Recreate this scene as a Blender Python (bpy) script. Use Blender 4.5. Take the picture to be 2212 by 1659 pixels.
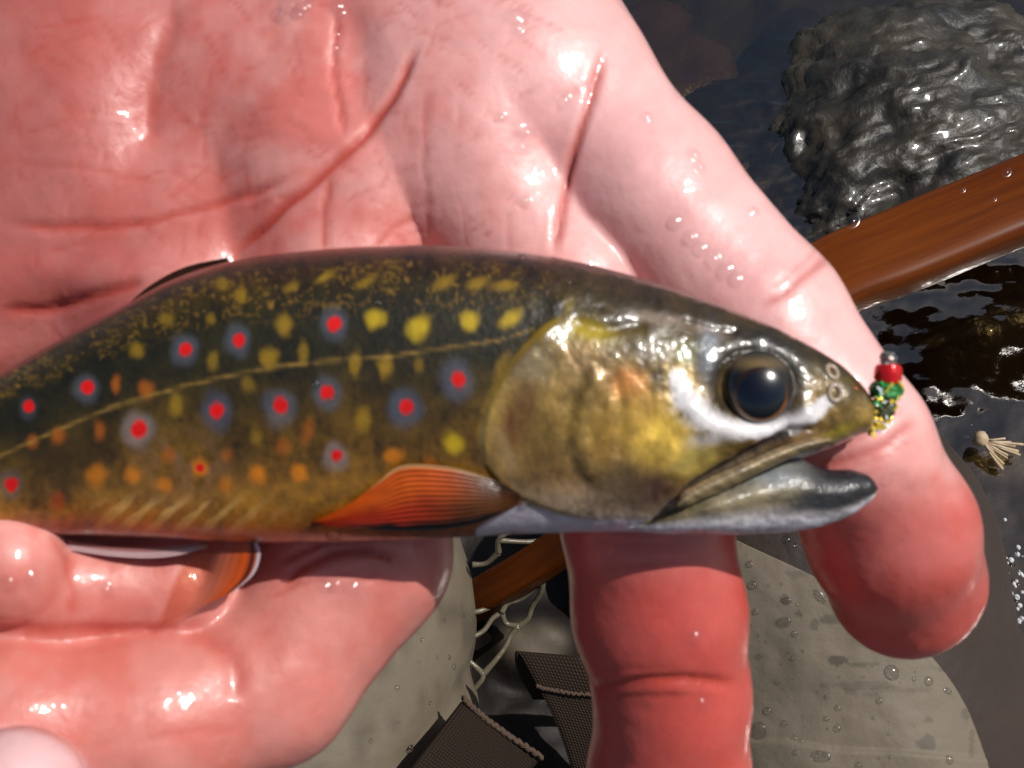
import bpy, bmesh, math, random
import numpy as np
from mathutils import Matrix, Vector
from mathutils.bvhtree import BVHTree

for o in list(bpy.data.objects):
    bpy.data.objects.remove(o)
SC = bpy.context.scene
COL = SC.collection

# ------------------------------------------------------------------ camera, sky, sun, exposure
PITCH = math.radians(60.0)                       # camera looks down at the lap and the stream
CAM = np.array([0.0, 0.0, 0.42])
AXR = np.array([1.0, 0.0, 0.0])
AXU = np.array([0.0, math.sin(PITCH), math.cos(PITCH)])
AXB = np.array([0.0, -math.cos(PITCH), math.sin(PITCH)])
HFOV = math.radians(40.0)
cam = bpy.data.cameras.new('camera')
cam.sensor_width = 36.0
cam.lens = 18.0 / math.tan(HFOV / 2)
cam.clip_start = 0.005
cam.clip_end = 200.0
cam.dof.use_dof = True
cam.dof.focus_distance = 0.40
cam.dof.aperture_fstop = 92.0
cam_o = bpy.data.objects.new('camera', cam)
COL.objects.link(cam_o)
cam_o.matrix_world = Matrix(((AXR[0], AXU[0], AXB[0], CAM[0]), (AXR[1], AXU[1], AXB[1], CAM[1]),
                             (AXR[2], AXU[2], AXB[2], CAM[2]), (0, 0, 0, 1)))
SC.camera = cam_o

LC = np.array([0.53, 0.48, 0.69]); LC /= np.linalg.norm(LC)     # towards the sun, seen from the camera
LW = LC[0] * AXR + LC[1] * AXU + LC[2] * AXB
world = bpy.data.worlds.new('World'); SC.world = world
world.use_nodes = True
wn = world.node_tree
sky = wn.nodes.new('ShaderNodeTexSky'); sky.sky_type = 'NISHITA'; sky.sun_disc = False
sky.sun_elevation = math.asin(LW[2]); sky.dust_density = 2.0; sky.ozone_density = 1.0; sky.sun_rotation = math.atan2(LW[0], LW[1])
wn.links.new(sky.outputs[0], wn.nodes['Background'].inputs[0])
wn.nodes['Background'].inputs[1].default_value = 0.05
sun = bpy.data.lights.new('sun', 'SUN'); sun.energy = 3.4; sun.angle = math.radians(0.6)
sun.color = (1.0, 0.965, 0.92)
sun_o = bpy.data.objects.new('sun', sun); COL.objects.link(sun_o)
sun_o.rotation_euler = Vector(LW).to_track_quat('Z', 'Y').to_euler()
sun_o.location = (0, 0, 3)
SC.view_settings.view_transform = 'Standard'
SC.view_settings.look = 'None'
SC.view_settings.exposure = 0.12
SC.view_settings.gamma = 1.0
SC.view_settings.use_curve_mapping = False
SC.cycles.transparent_max_bounces = 32

# ------------------------------------------------------------------ helpers
KP = 2 * math.tan(HFOV / 2) / 2212.0             # tangent per pixel of a 2212 px wide picture
rng = np.random.default_rng(7)
random.seed(7)

def P(u, v, d):
    """measured picture point at depth d (mm) -> point in mm in the camera's axes"""
    return np.array([(u - 1106.0) * KP * d, -(v - 829.5) * KP * d, -d])
def PA(u, v, d):
    u, v, d = np.broadcast_arrays(np.asarray(u, float), np.asarray(v, float), np.asarray(d, float))
    return np.stack([(u - 1106.0) * KP * d, -(v - 829.5) * KP * d, -d], -1)
def proj(p):
    d = -p[..., 2]
    return p[..., 0] / (KP * d) + 1106.0, 829.5 - p[..., 1] / (KP * d)
def toW(p):
    p = np.asarray(p, float) * 0.001
    return CAM + p[..., :1] * AXR + p[..., 1:2] * AXU + p[..., 2:3] * AXB
def toC(w):
    q = (np.asarray(w, float) - CAM) * 1000.0
    return np.stack([q @ AXR, q @ AXU, q @ AXB], -1)
def lin(r, g, b):
    c = np.array([r, g, b], float) / 255.0
    return np.where(c <= 0.04045, c / 12.92, ((c + 0.055) / 1.055) ** 2.4)
def smooth(a, b, x):
    t = np.clip((x - a) / (b - a), 0, 1)
    return t * t * (3 - 2 * t)
def interp(x, pts):
    pts = sorted(pts)
    return np.interp(x, [p[0] for p in pts], [p[1] for p in pts])
def spline(x, pts):
    """smooth interpolation through a table"""
    pts = sorted(pts)
    X = np.array([p[0] for p in pts], float); Y = np.array([p[1] for p in pts], float)
    dx = np.diff(X); s = np.diff(Y) / dx
    m = np.zeros_like(X); m[0] = s[0]; m[-1] = s[-1]
    m[1:-1] = (s[:-1] * dx[1:] + s[1:] * dx[:-1]) / (dx[1:] + dx[:-1])
    i = np.clip(np.searchsorted(X, x) - 1, 0, len(dx) - 1)
    t = np.clip((x - X[i]) / dx[i], 0, 1)
    return ((2*t**3 - 3*t**2 + 1) * Y[i] + (t**3 - 2*t**2 + t) * dx[i] * m[i]
            + (-2*t**3 + 3*t**2) * Y[i+1] + (t**3 - t**2) * dx[i] * m[i+1])
def _h(i, j, k, seed):
    n = (i * 374761393 + j * 668265263 + k * 2147483647 + seed * 974634533) & 0xffffffff
    n = ((n ^ (n >> 13)) * 1274126177) & 0xffffffff
    n = (n ^ (n >> 16)) & 0xffff
    return n / 32767.5 - 1.0
def noise(x, y, z=0.0, seed=0):
    x, y, z = np.broadcast_arrays(np.asarray(x, float), np.asarray(y, float), np.asarray(z, float))
    i = np.floor(x).astype(np.int64); j = np.floor(y).astype(np.int64); k = np.floor(z).astype(np.int64)
    fx = x - i; fy = y - j; fz = z - k
    fx = fx*fx*(3-2*fx); fy = fy*fy*(3-2*fy); fz = fz*fz*(3-2*fz)
    r = 0
    for a in (0, 1):
        for b in (0, 1):
            for c in (0, 1):
                r = r + _h(i+a, j+b, k+c, seed) * (fx if a else 1-fx) * (fy if b else 1-fy) * (fz if c else 1-fz)
    return r
def fbm(x, y, z=0.0, seed=0, oct=4):
    r = 0; a = 0.5; f = 1.0
    for o in range(oct):
        r = r + a * noise(np.asarray(x)*f, np.asarray(y)*f, np.asarray(z)*f, seed + o * 17); a *= 0.5; f *= 2.03
    return r
def polydist(u, v, pts):
    """distance to a polyline and the position 0..1 along it"""
    best = np.full(np.shape(u), 1e9); pos = np.zeros(np.shape(u)); n = len(pts) - 1
    for i in range(n):
        ax, ay = pts[i][:2]; bx, by = pts[i+1][:2]
        dx, dy = bx - ax, by - ay
        t = np.clip(((u - ax) * dx + (v - ay) * dy) / (dx*dx + dy*dy), 0, 1)
        d = np.hypot(u - ax - t*dx, v - ay - t*dy)
        m = d < best
        best = np.where(m, d, best); pos = np.where(m, (i + t) / n, pos)
    return best, pos

def mk(name, verts, faces, mat, parent=None, origin=None, smooth_=True, col=None, world_=False, kind=None, uv=None):
    """one mesh object; verts in mm in the camera's axes unless world_ (m)"""
    W = np.asarray(verts, float) if world_ else toW(verts)
    if origin is None:
        origin = np.array(parent.location) if parent is not None else np.array([W[:, 0].mean(), W[:, 1].mean(), W[:, 2].min()])
        if parent is not None and parent.parent is not None:
            origin = origin + np.array(parent.parent.location)
    me = bpy.data.meshes.new(name)
    if isinstance(faces, np.ndarray):
        F = faces.astype(np.int32); n, s = F.shape
        me.vertices.add(len(W)); me.vertices.foreach_set('co', (W - origin).astype(np.float32).ravel())
        me.loops.add(n * s); me.loops.foreach_set('vertex_index', F.ravel())
        me.polygons.add(n); me.polygons.foreach_set('loop_start', np.arange(0, n*s, s, dtype=np.int32))
        me.update(calc_edges=True); me.validate()
    else:
        me.from_pydata([tuple(p) for p in (W - origin)], [], faces); me.update()
    if smooth_:
        me.polygons.foreach_set('use_smooth', np.ones(len(me.polygons), bool))
    if col is not None:
        a = me.attributes.new('Col', 'FLOAT_COLOR', 'POINT')
        c = np.ones((len(W), 4), np.float32); c[:, :col.shape[1]] = col
        a.data.foreach_set('color', c.ravel())
    if uv is not None:
        a = me.attributes.new('Pos', 'FLOAT_VECTOR', 'POINT')
        a.data.foreach_set('vector', np.asarray(uv, np.float32).ravel())
    me.materials.append(mat)
    o = bpy.data.objects.new(name, me); COL.objects.link(o)
    if parent is not None:
        o.parent = parent
        base = np.array(parent.location) + (np.array(parent.parent.location) if parent.parent is not None else 0)
        o.location = tuple(origin - base)
    else:
        o.location = tuple(origin)
    if kind: o['kind'] = kind
    return o
def tag(o, label, cat, group=None):
    o['label'] = label; o['category'] = cat
    if group: o['group'] = group
    return o
def thing(name, label, cat, at):
    o = bpy.data.objects.new(name, None); COL.objects.link(o); o.empty_display_size = 0.01
    o.location = tuple(toW(np.array(at)[None])[0])
    return tag(o, label, cat)

def grid_faces(n, m, closed_m=False):
    i = np.arange(n - 1)[:, None]; j = np.arange(m if closed_m else m - 1)[None]
    j2 = (j + 1) % m
    return np.stack([i*m + j, i*m + j2, (i+1)*m + j2, (i+1)*m + j], -1).reshape(-1, 4)
def tube(path, radii, seg=12, cap=True, section=None):
    """sweep round a path; radii may be (n,) ; section (k,2) multiplies"""
    path = np.asarray(path, float); n = len(path)
    radii = np.broadcast_to(np.asarray(radii, float), (n,))
    T = np.gradient(path, axis=0); T /= np.linalg.norm(T, axis=1, keepdims=True) + 1e-12
    N = np.zeros_like(path); ref = np.array([0.13, 0.21, 0.97])
    N[0] = np.cross(T[0], ref); N[0] /= np.linalg.norm(N[0]) + 1e-12
    for i in range(1, n):
        N[i] = N[i-1] - T[i] * (N[i-1] @ T[i]); N[i] /= np.linalg.norm(N[i]) + 1e-12
    B = np.cross(T, N)
    a = np.linspace(0, 2*math.pi, seg, endpoint=False)
    V = path[:, None] + radii[:, None, None] * (np.cos(a)[None, :, None] * N[:, None] + np.sin(a)[None, :, None] * B[:, None])
    V = V.reshape(-1, 3); F = [tuple(f) for f in grid_faces(n, seg, True)]
    if cap:
        F.append(tuple(range(seg - 1, -1, -1))); F.append(tuple((n-1)*seg + k for k in range(seg)))
    return V, F
def join(parts):
    V = []; F = []; o = 0
    for v, f in parts:
        V.append(np.asarray(v)); F += [tuple(int(i) + o for i in q) for q in f]; o += len(v)
    return np.concatenate(V), F
def ball(c, r, nu=16, nv=10, squash=(1, 1, 1)):
    th = np.linspace(0, math.pi, nv + 1)[1:-1]; ph = np.linspace(0, 2*math.pi, nu, endpoint=False)
    x = np.sin(th)[:, None]*np.cos(ph); y = np.sin(th)[:, None]*np.sin(ph); z = np.cos(th)[:, None] + 0*ph
    V = np.concatenate([np.stack([x, y, z], -1).reshape(-1, 3), [[0, 0, 1], [0, 0, -1]]])
    F = [tuple(f) for f in grid_faces(nv - 1, nu, True)]
    t = (nv-1)*nu
    F += [(t, (k+1) % nu, k) for k in range(nu)] + [(t+1, (nv-2)*nu + k, (nv-2)*nu + (k+1) % nu) for k in range(nu)]
    return V * np.array(squash) * r + np.asarray(c), F
def frame_to(n):
    n = np.asarray(n, float) / np.linalg.norm(n)
    a = np.array([0, 1.0, 0]) if abs(n[1]) < 0.9 else np.array([1.0, 0, 0])
    x = np.cross(a, n); x /= np.linalg.norm(x)
    return np.stack([x, np.cross(n, x), n], 0)     # rows
def curve(pts, n):
    """smooth open curve through 3-D points"""
    pts = np.asarray(pts, float); t = np.linspace(0, len(pts) - 1, len(pts)); q = np.linspace(0, len(pts) - 1, n)
    return np.stack([spline(q, list(zip(t, pts[:, k]))) for k in range(pts.shape[1])], -1)

# implicit surfaces -> mesh
class Field:
    def __init__(s, lo, hi, h):
        s.lo = np.asarray(lo, float); s.h = h
        s.n = np.ceil((np.asarray(hi) - s.lo) / h).astype(int) + 1
        s.ax = [s.lo[k] + h * np.arange(s.n[k]) for k in range(3)]
    def new(s): return np.full(s.n, 30.0, np.float32)
    def cone(s, A, a, b, ra, rb, k=3.0, flat=None):
        a = np.asarray(a, float); b = np.asarray(b, float); m = max(ra, rb) + max(k, 2.0) + 2.0
        sl = []; ok = True
        for q in range(3):
            i0 = int(max(0, math.floor((min(a[q], b[q]) - m - s.lo[q]) / s.h)))
            i1 = int(min(s.n[q], math.ceil((max(a[q], b[q]) + m - s.lo[q]) / s.h) + 1))
            if i1 <= i0: ok = False
            sl.append(slice(i0, i1))
        if not ok: return
        X, Y, Z = np.meshgrid(s.ax[0][sl[0]], s.ax[1][sl[1]], s.ax[2][sl[2]], indexing='ij', sparse=True)
        d = b - a; L = max(d @ d, 1e-9)
        t = np.clip(((X - a[0])*d[0] + (Y - a[1])*d[1] + (Z - a[2])*d[2]) / L, 0, 1)
        r = ra + t * (rb - ra)
        D = np.sqrt((X - a[0] - t*d[0])**2 + (Y - a[1] - t*d[1])**2 + (Z - a[2] - t*d[2])**2) - r
        s.put(A, tuple(sl), D.astype(np.float32), k)
    def put(s, A, sl, D, k):
        V = A[sl]
        if k > 0:
            h = np.maximum(k - np.abs(V - D), 0) / k
            A[sl] = np.minimum(V, D) - h*h*k*0.25
        else:
            A[sl] = np.minimum(V, D)
    def mesh(s, A):
        nx, ny, nz = A.shape
        ins = A < 0
        c = np.zeros((nx-1, ny-1, nz-1), np.int8)
        for a in (0, 1):
            for b in (0, 1):
                for g in (0, 1):
                    c += ins[a:nx-1+a, b:ny-1+b, g:nz-1+g]
        act = np.argwhere((c > 0) & (c < 8))
        idx = np.full(c.shape, -1, np.int64); idx[tuple(act.T)] = np.arange(len(act))
        acc = np.zeros((len(act), 3)); cnt = np.zeros(len(act))
        corners = [(a, b, g) for a in (0, 1) for b in (0, 1) for g in (0, 1)]
        for p in corners:
            for ax in range(3):
                if p[ax]: continue
                q = list(p); q[ax] = 1
                va = A[act[:, 0]+p[0], act[:, 1]+p[1], act[:, 2]+p[2]]
                vb = A[act[:, 0]+q[0], act[:, 1]+q[1], act[:, 2]+q[2]]
                m = (va < 0) != (vb < 0)
                t = np.where(m, va / np.where(m, va - vb, 1), 0)
                pt = np.tile(np.array(p, float), (len(act), 1)); pt[:, ax] = t
                acc[m] += pt[m]; cnt[m] += 1
        V = s.lo + s.h * (act + acc / cnt[:, None])
        Q = []
        for ax in range(3):
            b_, c_ = (ax+1) % 3, (ax+2) % 3
            sl0 = [slice(None)]*3; sl1 = [slice(None)]*3
            sl0[ax] = slice(0, -1); sl1[ax] = slice(1, None)
            for q in (b_, c_):
                sl0[q] = slice(1, -1); sl1[q] = slice(1, -1)
            i0 = ins[tuple(sl0)]; i1 = ins[tuple(sl1)]
            e = np.argwhere(i0 != i1)
            s0 = i0[tuple(e.T)]
            base = e.copy(); base[:, b_] += 1; base[:, c_] += 1
            def cell(db, dc):
                k = base.copy(); k[:, b_] -= db; k[:, c_] -= dc
                return idx[tuple(k.T)]
            f = np.stack([cell(1, 1), cell(0, 1), cell(0, 0), cell(1, 0)], -1)
            f[~s0] = f[~s0][:, ::-1]
            Q.append(f)
        Q = np.concatenate(Q)
        return V, Q[(Q >= 0).all(1)]
def vnormals(V, F):
    a, b, c, d = (V[F[:, k]] for k in range(4))
    n = np.cross(c - a, d - b)
    N = np.zeros_like(V)
    for k in range(4): np.add.at(N, F[:, k], n)
    return N / (np.linalg.norm(N, axis=1, keepdims=True) + 1e-12)

# ------------------------------------------------------------------ materials
def mat(name):
    m = bpy.data.materials.new(name); m.use_nodes = True
    nt = m.node_tree; b = nt.nodes['Principled BSDF']
    return m, nt, b
def nd(nt, t, **kw):
    n = nt.nodes.new(t)
    for k, v in kw.items():
        if k in n.inputs: n.inputs[k].default_value = v
        else: setattr(n, k, v)
    return n
def coords(nt, scale=1.0):
    t = nd(nt, 'ShaderNodeTexCoord'); mp = nd(nt, 'ShaderNodeMapping'); mp.inputs['Scale'].default_value = (scale,)*3 if np.isscalar(scale) else scale
    nt.links.new(t.outputs['Object'], mp.inputs['Vector']); return mp.outputs['Vector']
def tnoise(nt, vec, scale, detail=4, rough=0.5):
    n = nd(nt, 'ShaderNodeTexNoise'); n.inputs['Scale'].default_value = scale
    n.inputs['Detail'].default_value = detail; n.inputs['Roughness'].default_value = rough
    nt.links.new(vec, n.inputs['Vector']); return n.outputs['Fac']
def bump(nt, h, strength, dist, prev=None):
    b = nd(nt, 'ShaderNodeBump'); b.inputs['Strength'].default_value = strength; b.inputs['Distance'].default_value = dist
    nt.links.new(h, b.inputs['Height'])
    if prev is not None: nt.links.new(prev, b.inputs['Normal'])
    return b.outputs['Normal']
def attr_mat(name, rough, coat=0.0, coat_rough=0.1, bumps=(), sss=0.0, sss_r=(1, .3, .2), sss_s=.002, metal_from_alpha=0.0, vary=0.0, vary_scale=300, trans=0.0, spec=0.5, coatbumps=None):
    m, nt, b = mat(name)
    a = nd(nt, 'ShaderNodeAttribute'); a.attribute_name = 'Col'
    v = coords(nt)
    c = a.outputs['Color']
    if vary:
        mx = nd(nt, 'ShaderNodeMix'); mx.data_type = 'RGBA'; mx.blend_type = 'MULTIPLY'; mx.inputs['Factor'].default_value = 1.0
        r = nd(nt, 'ShaderNodeMapRange'); r.inputs['To Min'].default_value = 1 - vary; r.inputs['To Max'].default_value = 1 + vary
        r.inputs['From Min'].default_value = 0.25; r.inputs['From Max'].default_value = 0.75
        nt.links.new(tnoise(nt, v, vary_scale, 5), r.inputs['Value'])
        nt.links.new(c, mx.inputs[6]); nt.links.new(r.outputs['Result'], mx.inputs[7]); c = mx.outputs[2]
    nt.links.new(c, b.inputs['Base Color'])
    b.inputs['Roughness'].default_value = rough
    b.inputs['Specular IOR Level'].default_value = spec
    b.inputs['Coat Weight'].default_value = coat; b.inputs['Coat Roughness'].default_value = coat_rough; b.inputs['Coat IOR'].default_value = 1.36
    if metal_from_alpha:
        mm = nd(nt, 'ShaderNodeMath', operation='MULTIPLY'); mm.inputs[1].default_value = metal_from_alpha
        nt.links.new(a.outputs['Alpha'], mm.inputs[0]); nt.links.new(mm.outputs[0], b.inputs['Metallic'])
    if sss:
        b.inputs['Subsurface Weight'].default_value = sss; b.inputs['Subsurface Radius'].default_value = sss_r; b.inputs['Subsurface Scale'].default_value = sss_s
    n = None
    for sc, st, di in bumps:
        n = bump(nt, tnoise(nt, v, sc, 3), st, di, n)
    if n is not None: nt.links.new(n, b.inputs['Normal'])
    n2 = n
    for sc, st, di in (coatbumps or ()):
        n2 = bump(nt, tnoise(nt, v, sc, 2), st, di, n2)
    if n2 is not None: nt.links.new(n2, b.inputs['Coat Normal'])
    if trans: b.inputs['Transmission Weight'].default_value = trans
    return m
def plain(name, color, rough=0.5, metal=0.0, coat=0.0, coat_rough=.05, bumps=(), color2=None, cscale=50, spec=0.5, stretch=None):
    m, nt, b = mat(name); v = coords(nt, stretch or 1.0)
    if color2 is not None:
        r = nd(nt, 'ShaderNodeValToRGB'); r.color_ramp.elements[0].color = (*color, 1); r.color_ramp.elements[1].color = (*color2, 1)
        r.color_ramp.elements[0].position = 0.35; r.color_ramp.elements[1].position = 0.68
        nt.links.new(tnoise(nt, v, cscale, 6, .6), r.inputs['Fac']); nt.links.new(r.outputs['Color'], b.inputs['Base Color'])
    else:
        b.inputs['Base Color'].default_value = (*color, 1)
    b.inputs['Roughness'].default_value = rough; b.inputs['Metallic'].default_value = metal
    b.inputs['Coat Weight'].default_value = coat; b.inputs['Coat Roughness'].default_value = coat_rough
    b.inputs['Specular IOR Level'].default_value = spec
    n = None
    for sc, st, di in bumps: n = bump(nt, tnoise(nt, v, sc, 4), st, di, n)
    if n is not None: nt.links.new(n, b.inputs['Normal'])
    return m

def schlick(nt, f0, normal=None):
    lw = nd(nt, 'ShaderNodeLayerWeight'); lw.inputs['Blend'].default_value = .5
    if normal is not None: nt.links.new(normal, lw.inputs['Normal'])
    pw = nd(nt, 'ShaderNodeMath', operation='POWER'); pw.inputs[1].default_value = 5.0; nt.links.new(lw.outputs['Facing'], pw.inputs[0])
    ma = nd(nt, 'ShaderNodeMath', operation='MULTIPLY_ADD'); ma.inputs[1].default_value = 1 - f0; ma.inputs[2].default_value = f0
    nt.links.new(pw.outputs[0], ma.inputs[0]); return ma.outputs[0]
M = {}
M['skin'] = attr_mat('wet_skin', 0.42, coat=0.60, coat_rough=0.045, sss=0.28, sss_r=(1.0, .28, .18), sss_s=.0022,
                     bumps=((520, .14, .0004), (1300, .22, .0002)), coatbumps=((420, 1.0, .00014), (1400, 1.0, .00004)), vary=.05, vary_scale=220)
M['fish'] = attr_mat('trout_skin', 0.36, coat=0.9, coat_rough=0.07, bumps=((1800, .22, .00025),), coatbumps=((700, .12, .0004),),
                     metal_from_alpha=1.0, vary=.16, vary_scale=700)
M['jaw'] = attr_mat('jaw_skin', 0.5, coat=.4, coat_rough=0.12, bumps=((900, .35, .0004), (2400, .3, .0002)), metal_from_alpha=1.0, vary=.2, vary_scale=500)
M['fin'] = attr_mat('fin_membrane', 0.32, coat=0.6, coat_rough=0.08, bumps=((1500, .12, .0002),), sss=.0, vary=.08, vary_scale=600)
M['eye'] = attr_mat('eye_surface', 0.22, coat=1.0, coat_rough=0.16, spec=.8)
M['wader'] = attr_mat('wader_fabric', 0.62, bumps=((2600, .25, .0003), (160, .25, .002)), vary=.07, vary_scale=90, spec=.35)

# ------------------------------------------------------------------ the stream: bed and water (structure)
def px_at_height(u, v, z):
    """world point on the level z under a picture point"""
    d = P(u, v, 1000.0); w = toW(d[None])[0] - CAM
    return CAM + w * ((z - CAM[2]) / w[2])
def stretch_axis(n, half, p=3.2):
    t = np.linspace(-1, 1, n); return np.sinh(p * t) / math.sinh(p) * half

mound = px_at_height(1930, 300, 0.02)
gx, gy = np.meshgrid(stretch_axis(420, 5.0, 4.4) + 0.10, stretch_axis(420, 5.0, 4.4) + 0.28, indexing='ij')
bz = -0.10 + 0.035 * fbm(gx * 9, gy * 9, 0, 3, 4) + 0.012 * fbm(gx * 40, gy * 40, 0, 5, 3)
bc = np.where((fbm(gx*14, gy*14, 0, 9, 4) > 0)[..., None], np.array([.075, .048, .010]), np.array([.03, .021, .008]))
bc = bc * (0.75 + 0.6 * fbm(gx*60, gy*60, 0, 11, 3))[..., None]
M['bed'] = attr_mat('stream_bed', 0.7, bumps=((90, .5, .004),), vary=.25, vary_scale=60)
mk('stream_bed', np.stack([gx, gy, bz], -1).reshape(-1, 3), grid_faces(420, 420), M['bed'], origin=np.zeros(3), col=np.clip(bc.reshape(-1, 3), .003, 1), world_=True, kind='structure')

ax_ = stretch_axis(620, 5.0, 5.2)
gx, gy = np.meshgrid(ax_ + 0.14, ax_ + 0.34, indexing='ij')
mx_, my_ = (gx - mound[0]) / 0.080, (gy - mound[1]) / 0.062
ang = 0.5
ru, rv = mx_*math.cos(ang) + my_*math.sin(ang), -mx_*math.sin(ang) + my_*math.cos(ang)
hump = np.exp(-(ru**2 + rv**2) ** 1.6)
wz = 0.006 * hump
wz += 0.0013 * fbm(gx * 18 + 3, gy * 30, 0, 21, 3)
run = smooth(.15, .6, hump)
wz += (0.00030 + 0.00095*run) * fbm(gx * 70 + 2*fbm(gx*20, gy*20, 0, 30, 2), gy * 190, 0, 23, 3)
wz += 0.00018 * run * fbm(gx * 260, gy * 420, 0, 25, 2)
near = smooth(.16, .05, np.hypot(gx - px_at_height(2160, 1180, 0)[0], gy - px_at_height(2160, 1180, 0)[1]))
wz += 0.0006 * near * fbm(gx * 120, gy * 120, 0, 27, 3)
m, nt, b = mat('stream_water')
nt.nodes.remove(b)
tr = nd(nt, 'ShaderNodeBsdfTransparent'); tr.inputs[0].default_value = (.50, .42, .26, 1)
gl = nd(nt, 'ShaderNodeBsdfGlossy'); gl.inputs['Roughness'].default_value = .07; gl.inputs[0].default_value = (.92, .88, .84, 1)
mxs = nd(nt, 'ShaderNodeMixShader')
v = coords(nt)
bn = bump(nt, tnoise(nt, v, 240, 3), .05, .002)
nt.links.new(bn, gl.inputs['Normal'])
nt.links.new(schlick(nt, .17, bn), mxs.inputs[0]); nt.links.new(tr.outputs[0], mxs.inputs[1]); nt.links.new(gl.outputs[0], mxs.inputs[2])
nt.links.new(mxs.outputs[0], nt.nodes['Material Output'].inputs['Surface'])
M['water'] = m
mk('water', np.stack([gx, gy, wz], -1).reshape(-1, 3), grid_faces(620, 620), M['water'], origin=np.zeros(3), world_=True, kind='structure')

# stones of the stream, each a thing
def stone(label, centre, rad, c1, c2, seed, rough=.35, rot=0.0, group=None, cat='rock', coat=.5, streak=0.0):
    V, F = ball((0, 0, 0), 1.0, 56, 36) if not streak else ball((0, 0, 0), 1.0, 340, 220)
    V = V[:, [2, 0, 1]]
    n = fbm(V[:, 0]*1.4 + seed, V[:, 1]*1.4, V[:, 2]*1.4, seed, 5)
    n2 = fbm(V[:, 0]*7 + seed, V[:, 1]*7, V[:, 2]*7, seed + 3, 3)
    if streak:
        wx = V[:, 0] + .25*fbm(V[:, 0]*3, V[:, 1]*3, V[:, 2]*3, seed+9, 2); wy = V[:, 1] + .3*fbm(V[:, 0]*3, V[:, 1]*3, 0, seed+8, 2) + .35*V[:, 0]**2
        n2 = n2*.6 + streak*fbm(wx*7, wy*34, V[:, 2]*9, seed+5, 3) + .5*streak*fbm(wx*20, wy*80, V[:, 2]*20, seed+6, 2)
    V = V * (1 + .38*n + .05*n2)[:, None] * np.asarray(rad)
    cr, sr = math.cos(rot), math.sin(rot)
    V = np.stack([V[:, 0]*cr - V[:, 1]*sr, V[:, 0]*sr + V[:, 1]*cr, V[:, 2]], -1) + np.asarray(centre)
    mt = plain('wet_rock', c1, rough, coat=coat, coat_rough=.12, bumps=((70, .5, .004), (400, .4, .001)), color2=c2, cscale=45)
    o = mk('rock', V, F, mt, world_=True)
    return tag(o, label, cat, group)
rk = px_at_height(1950, 300, 0)
stone('large dark wet boulder with streaky rippled surface above the wooden net handle', rk + np.array([.012, .0, -.038]), (.112, .080, .058), (.006, .0045, .0025), (.046, .035, .020), 4, rot=.3, streak=.9, coat=.4, rough=.5)
rk = px_at_height(1745, 30, 0)
stone('small black stone just under the water beyond the rippled boulder', rk + np.array([0, 0, -.048]), (.026, .030, .034), (.004, .0035, .003), (.012, .010, .006), 8, coat=.1, rough=.6)
rk = px_at_height(1400, 60, -.02)
stone('reddish brown flat stone under the water beside the edge of the palm', rk + np.array([-.008, 0, -.035]), (.050, .028, .020), (.06, .026, .016), (.10, .05, .035), 14, rot=.9, coat=.1, rough=.7)
rk = px_at_height(1475, 190, -.03)
stone('rusty pink slab under the water between the hand and the rippled boulder', rk + np.array([0, 0, -.02]), (.034, .04, .02), (.085, .045, .035), (.14, .08, .065), 15, rot=-.4)
rk = px_at_height(1990, 720, -.03)
stone('large black rock sunk in shade beneath the wooden net handle', rk + np.array([0.01, 0, -.03]), (.055, .04, .05), (.004, .0035, .002), (.012, .010, .005), 19)
rk = px_at_height(2190, 700, -.05)
stone('golden brown mossy rock under the water past the end of the net handle', rk + np.array([.01, -.01, -.03]), (.04, .05, .04), (.06, .036, .006), (.13, .085, .015), 23)
rk = px_at_height(2090, 870, -.05)
stone('olive brown rock under the water beside the fan of dry fibres', rk + np.array([0, 0, -.03]), (.04, .045, .03), (.05, .034, .005), (.11, .075, .014), 27)

# ------------------------------------------------------------------ the hand
HF = Field((-95, -78, -190), (62, 108, -112), 0.52)
def pr(u, v, d, r): return P(u, v, d), r * KP * d
def chain(A, pts, k=3.0):
    q = [pr(*p) for p in pts]
    for (a, ra), (b, rb) in zip(q[:-1], q[1:]):
        HF.cone(A, a, b, ra, rb, k)
palm = HF.new()
for pts in ([(1165, 170, 163, 215), (800, -500, 180, 260)],
            [(985, 290, 164, 220), (650, -450, 183, 275)],
            [(735, 420, 166, 220), (450, -400, 188, 290)],
            [(420, 560, 169, 215), (200, -350, 192, 310)],
            [(330, 180, 176, 260), (150, 420, 174, 230), (-120, 640, 172, 210)],
            [(150, 250, 181, 320), (-380, 330, 182, 250)],
            [(450, -500, 196, 470), (400, -1100, 200, 430)],
            [(60, 690, 172, 190), (430, 620, 167, 180)]):
    chain(palm, pts, 13.0)
fing = []
A = HF.new(); chain(A, [(1165, 170, 163, 205), (1392, 425, 157, 196), (1640, 697, 152.5, 184), (1832, 962, 150.5, 174), (1925, 1150, 157, 180), (1957, 1252, 164, 170)], 2.0); fing.append(A)
A = HF.new(); chain(A, [(985, 290, 163, 215), (1215, 640, 156.5, 195), (1340, 900, 155.5, 185), (1395, 1110, 148.6, 182), (1425, 1330, 150.5, 184), (1452, 1500, 153, 165), (1445, 1680, 156, 172), (1430, 1850, 161, 160)], 1.6); fing.append(A)
A = HF.new(); chain(A, [(735, 420, 163, 210), (755, 850, 155.5, 195), (772, 1195, 151, 198), (580, 1470, 147, 180), (330, 1560, 142, 192), (20, 1565, 138, 187), (-160, 1590, 136, 160)], 2.0); fing.append(A)
A = HF.new(); chain(A, [(420, 560, 166, 205), (400, 950, 155.5, 180), (392, 1268, 144.5, 110), (120, 1272, 141, 120), (-200, 1290, 138, 130)], 2.0); fing.append(A)
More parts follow.
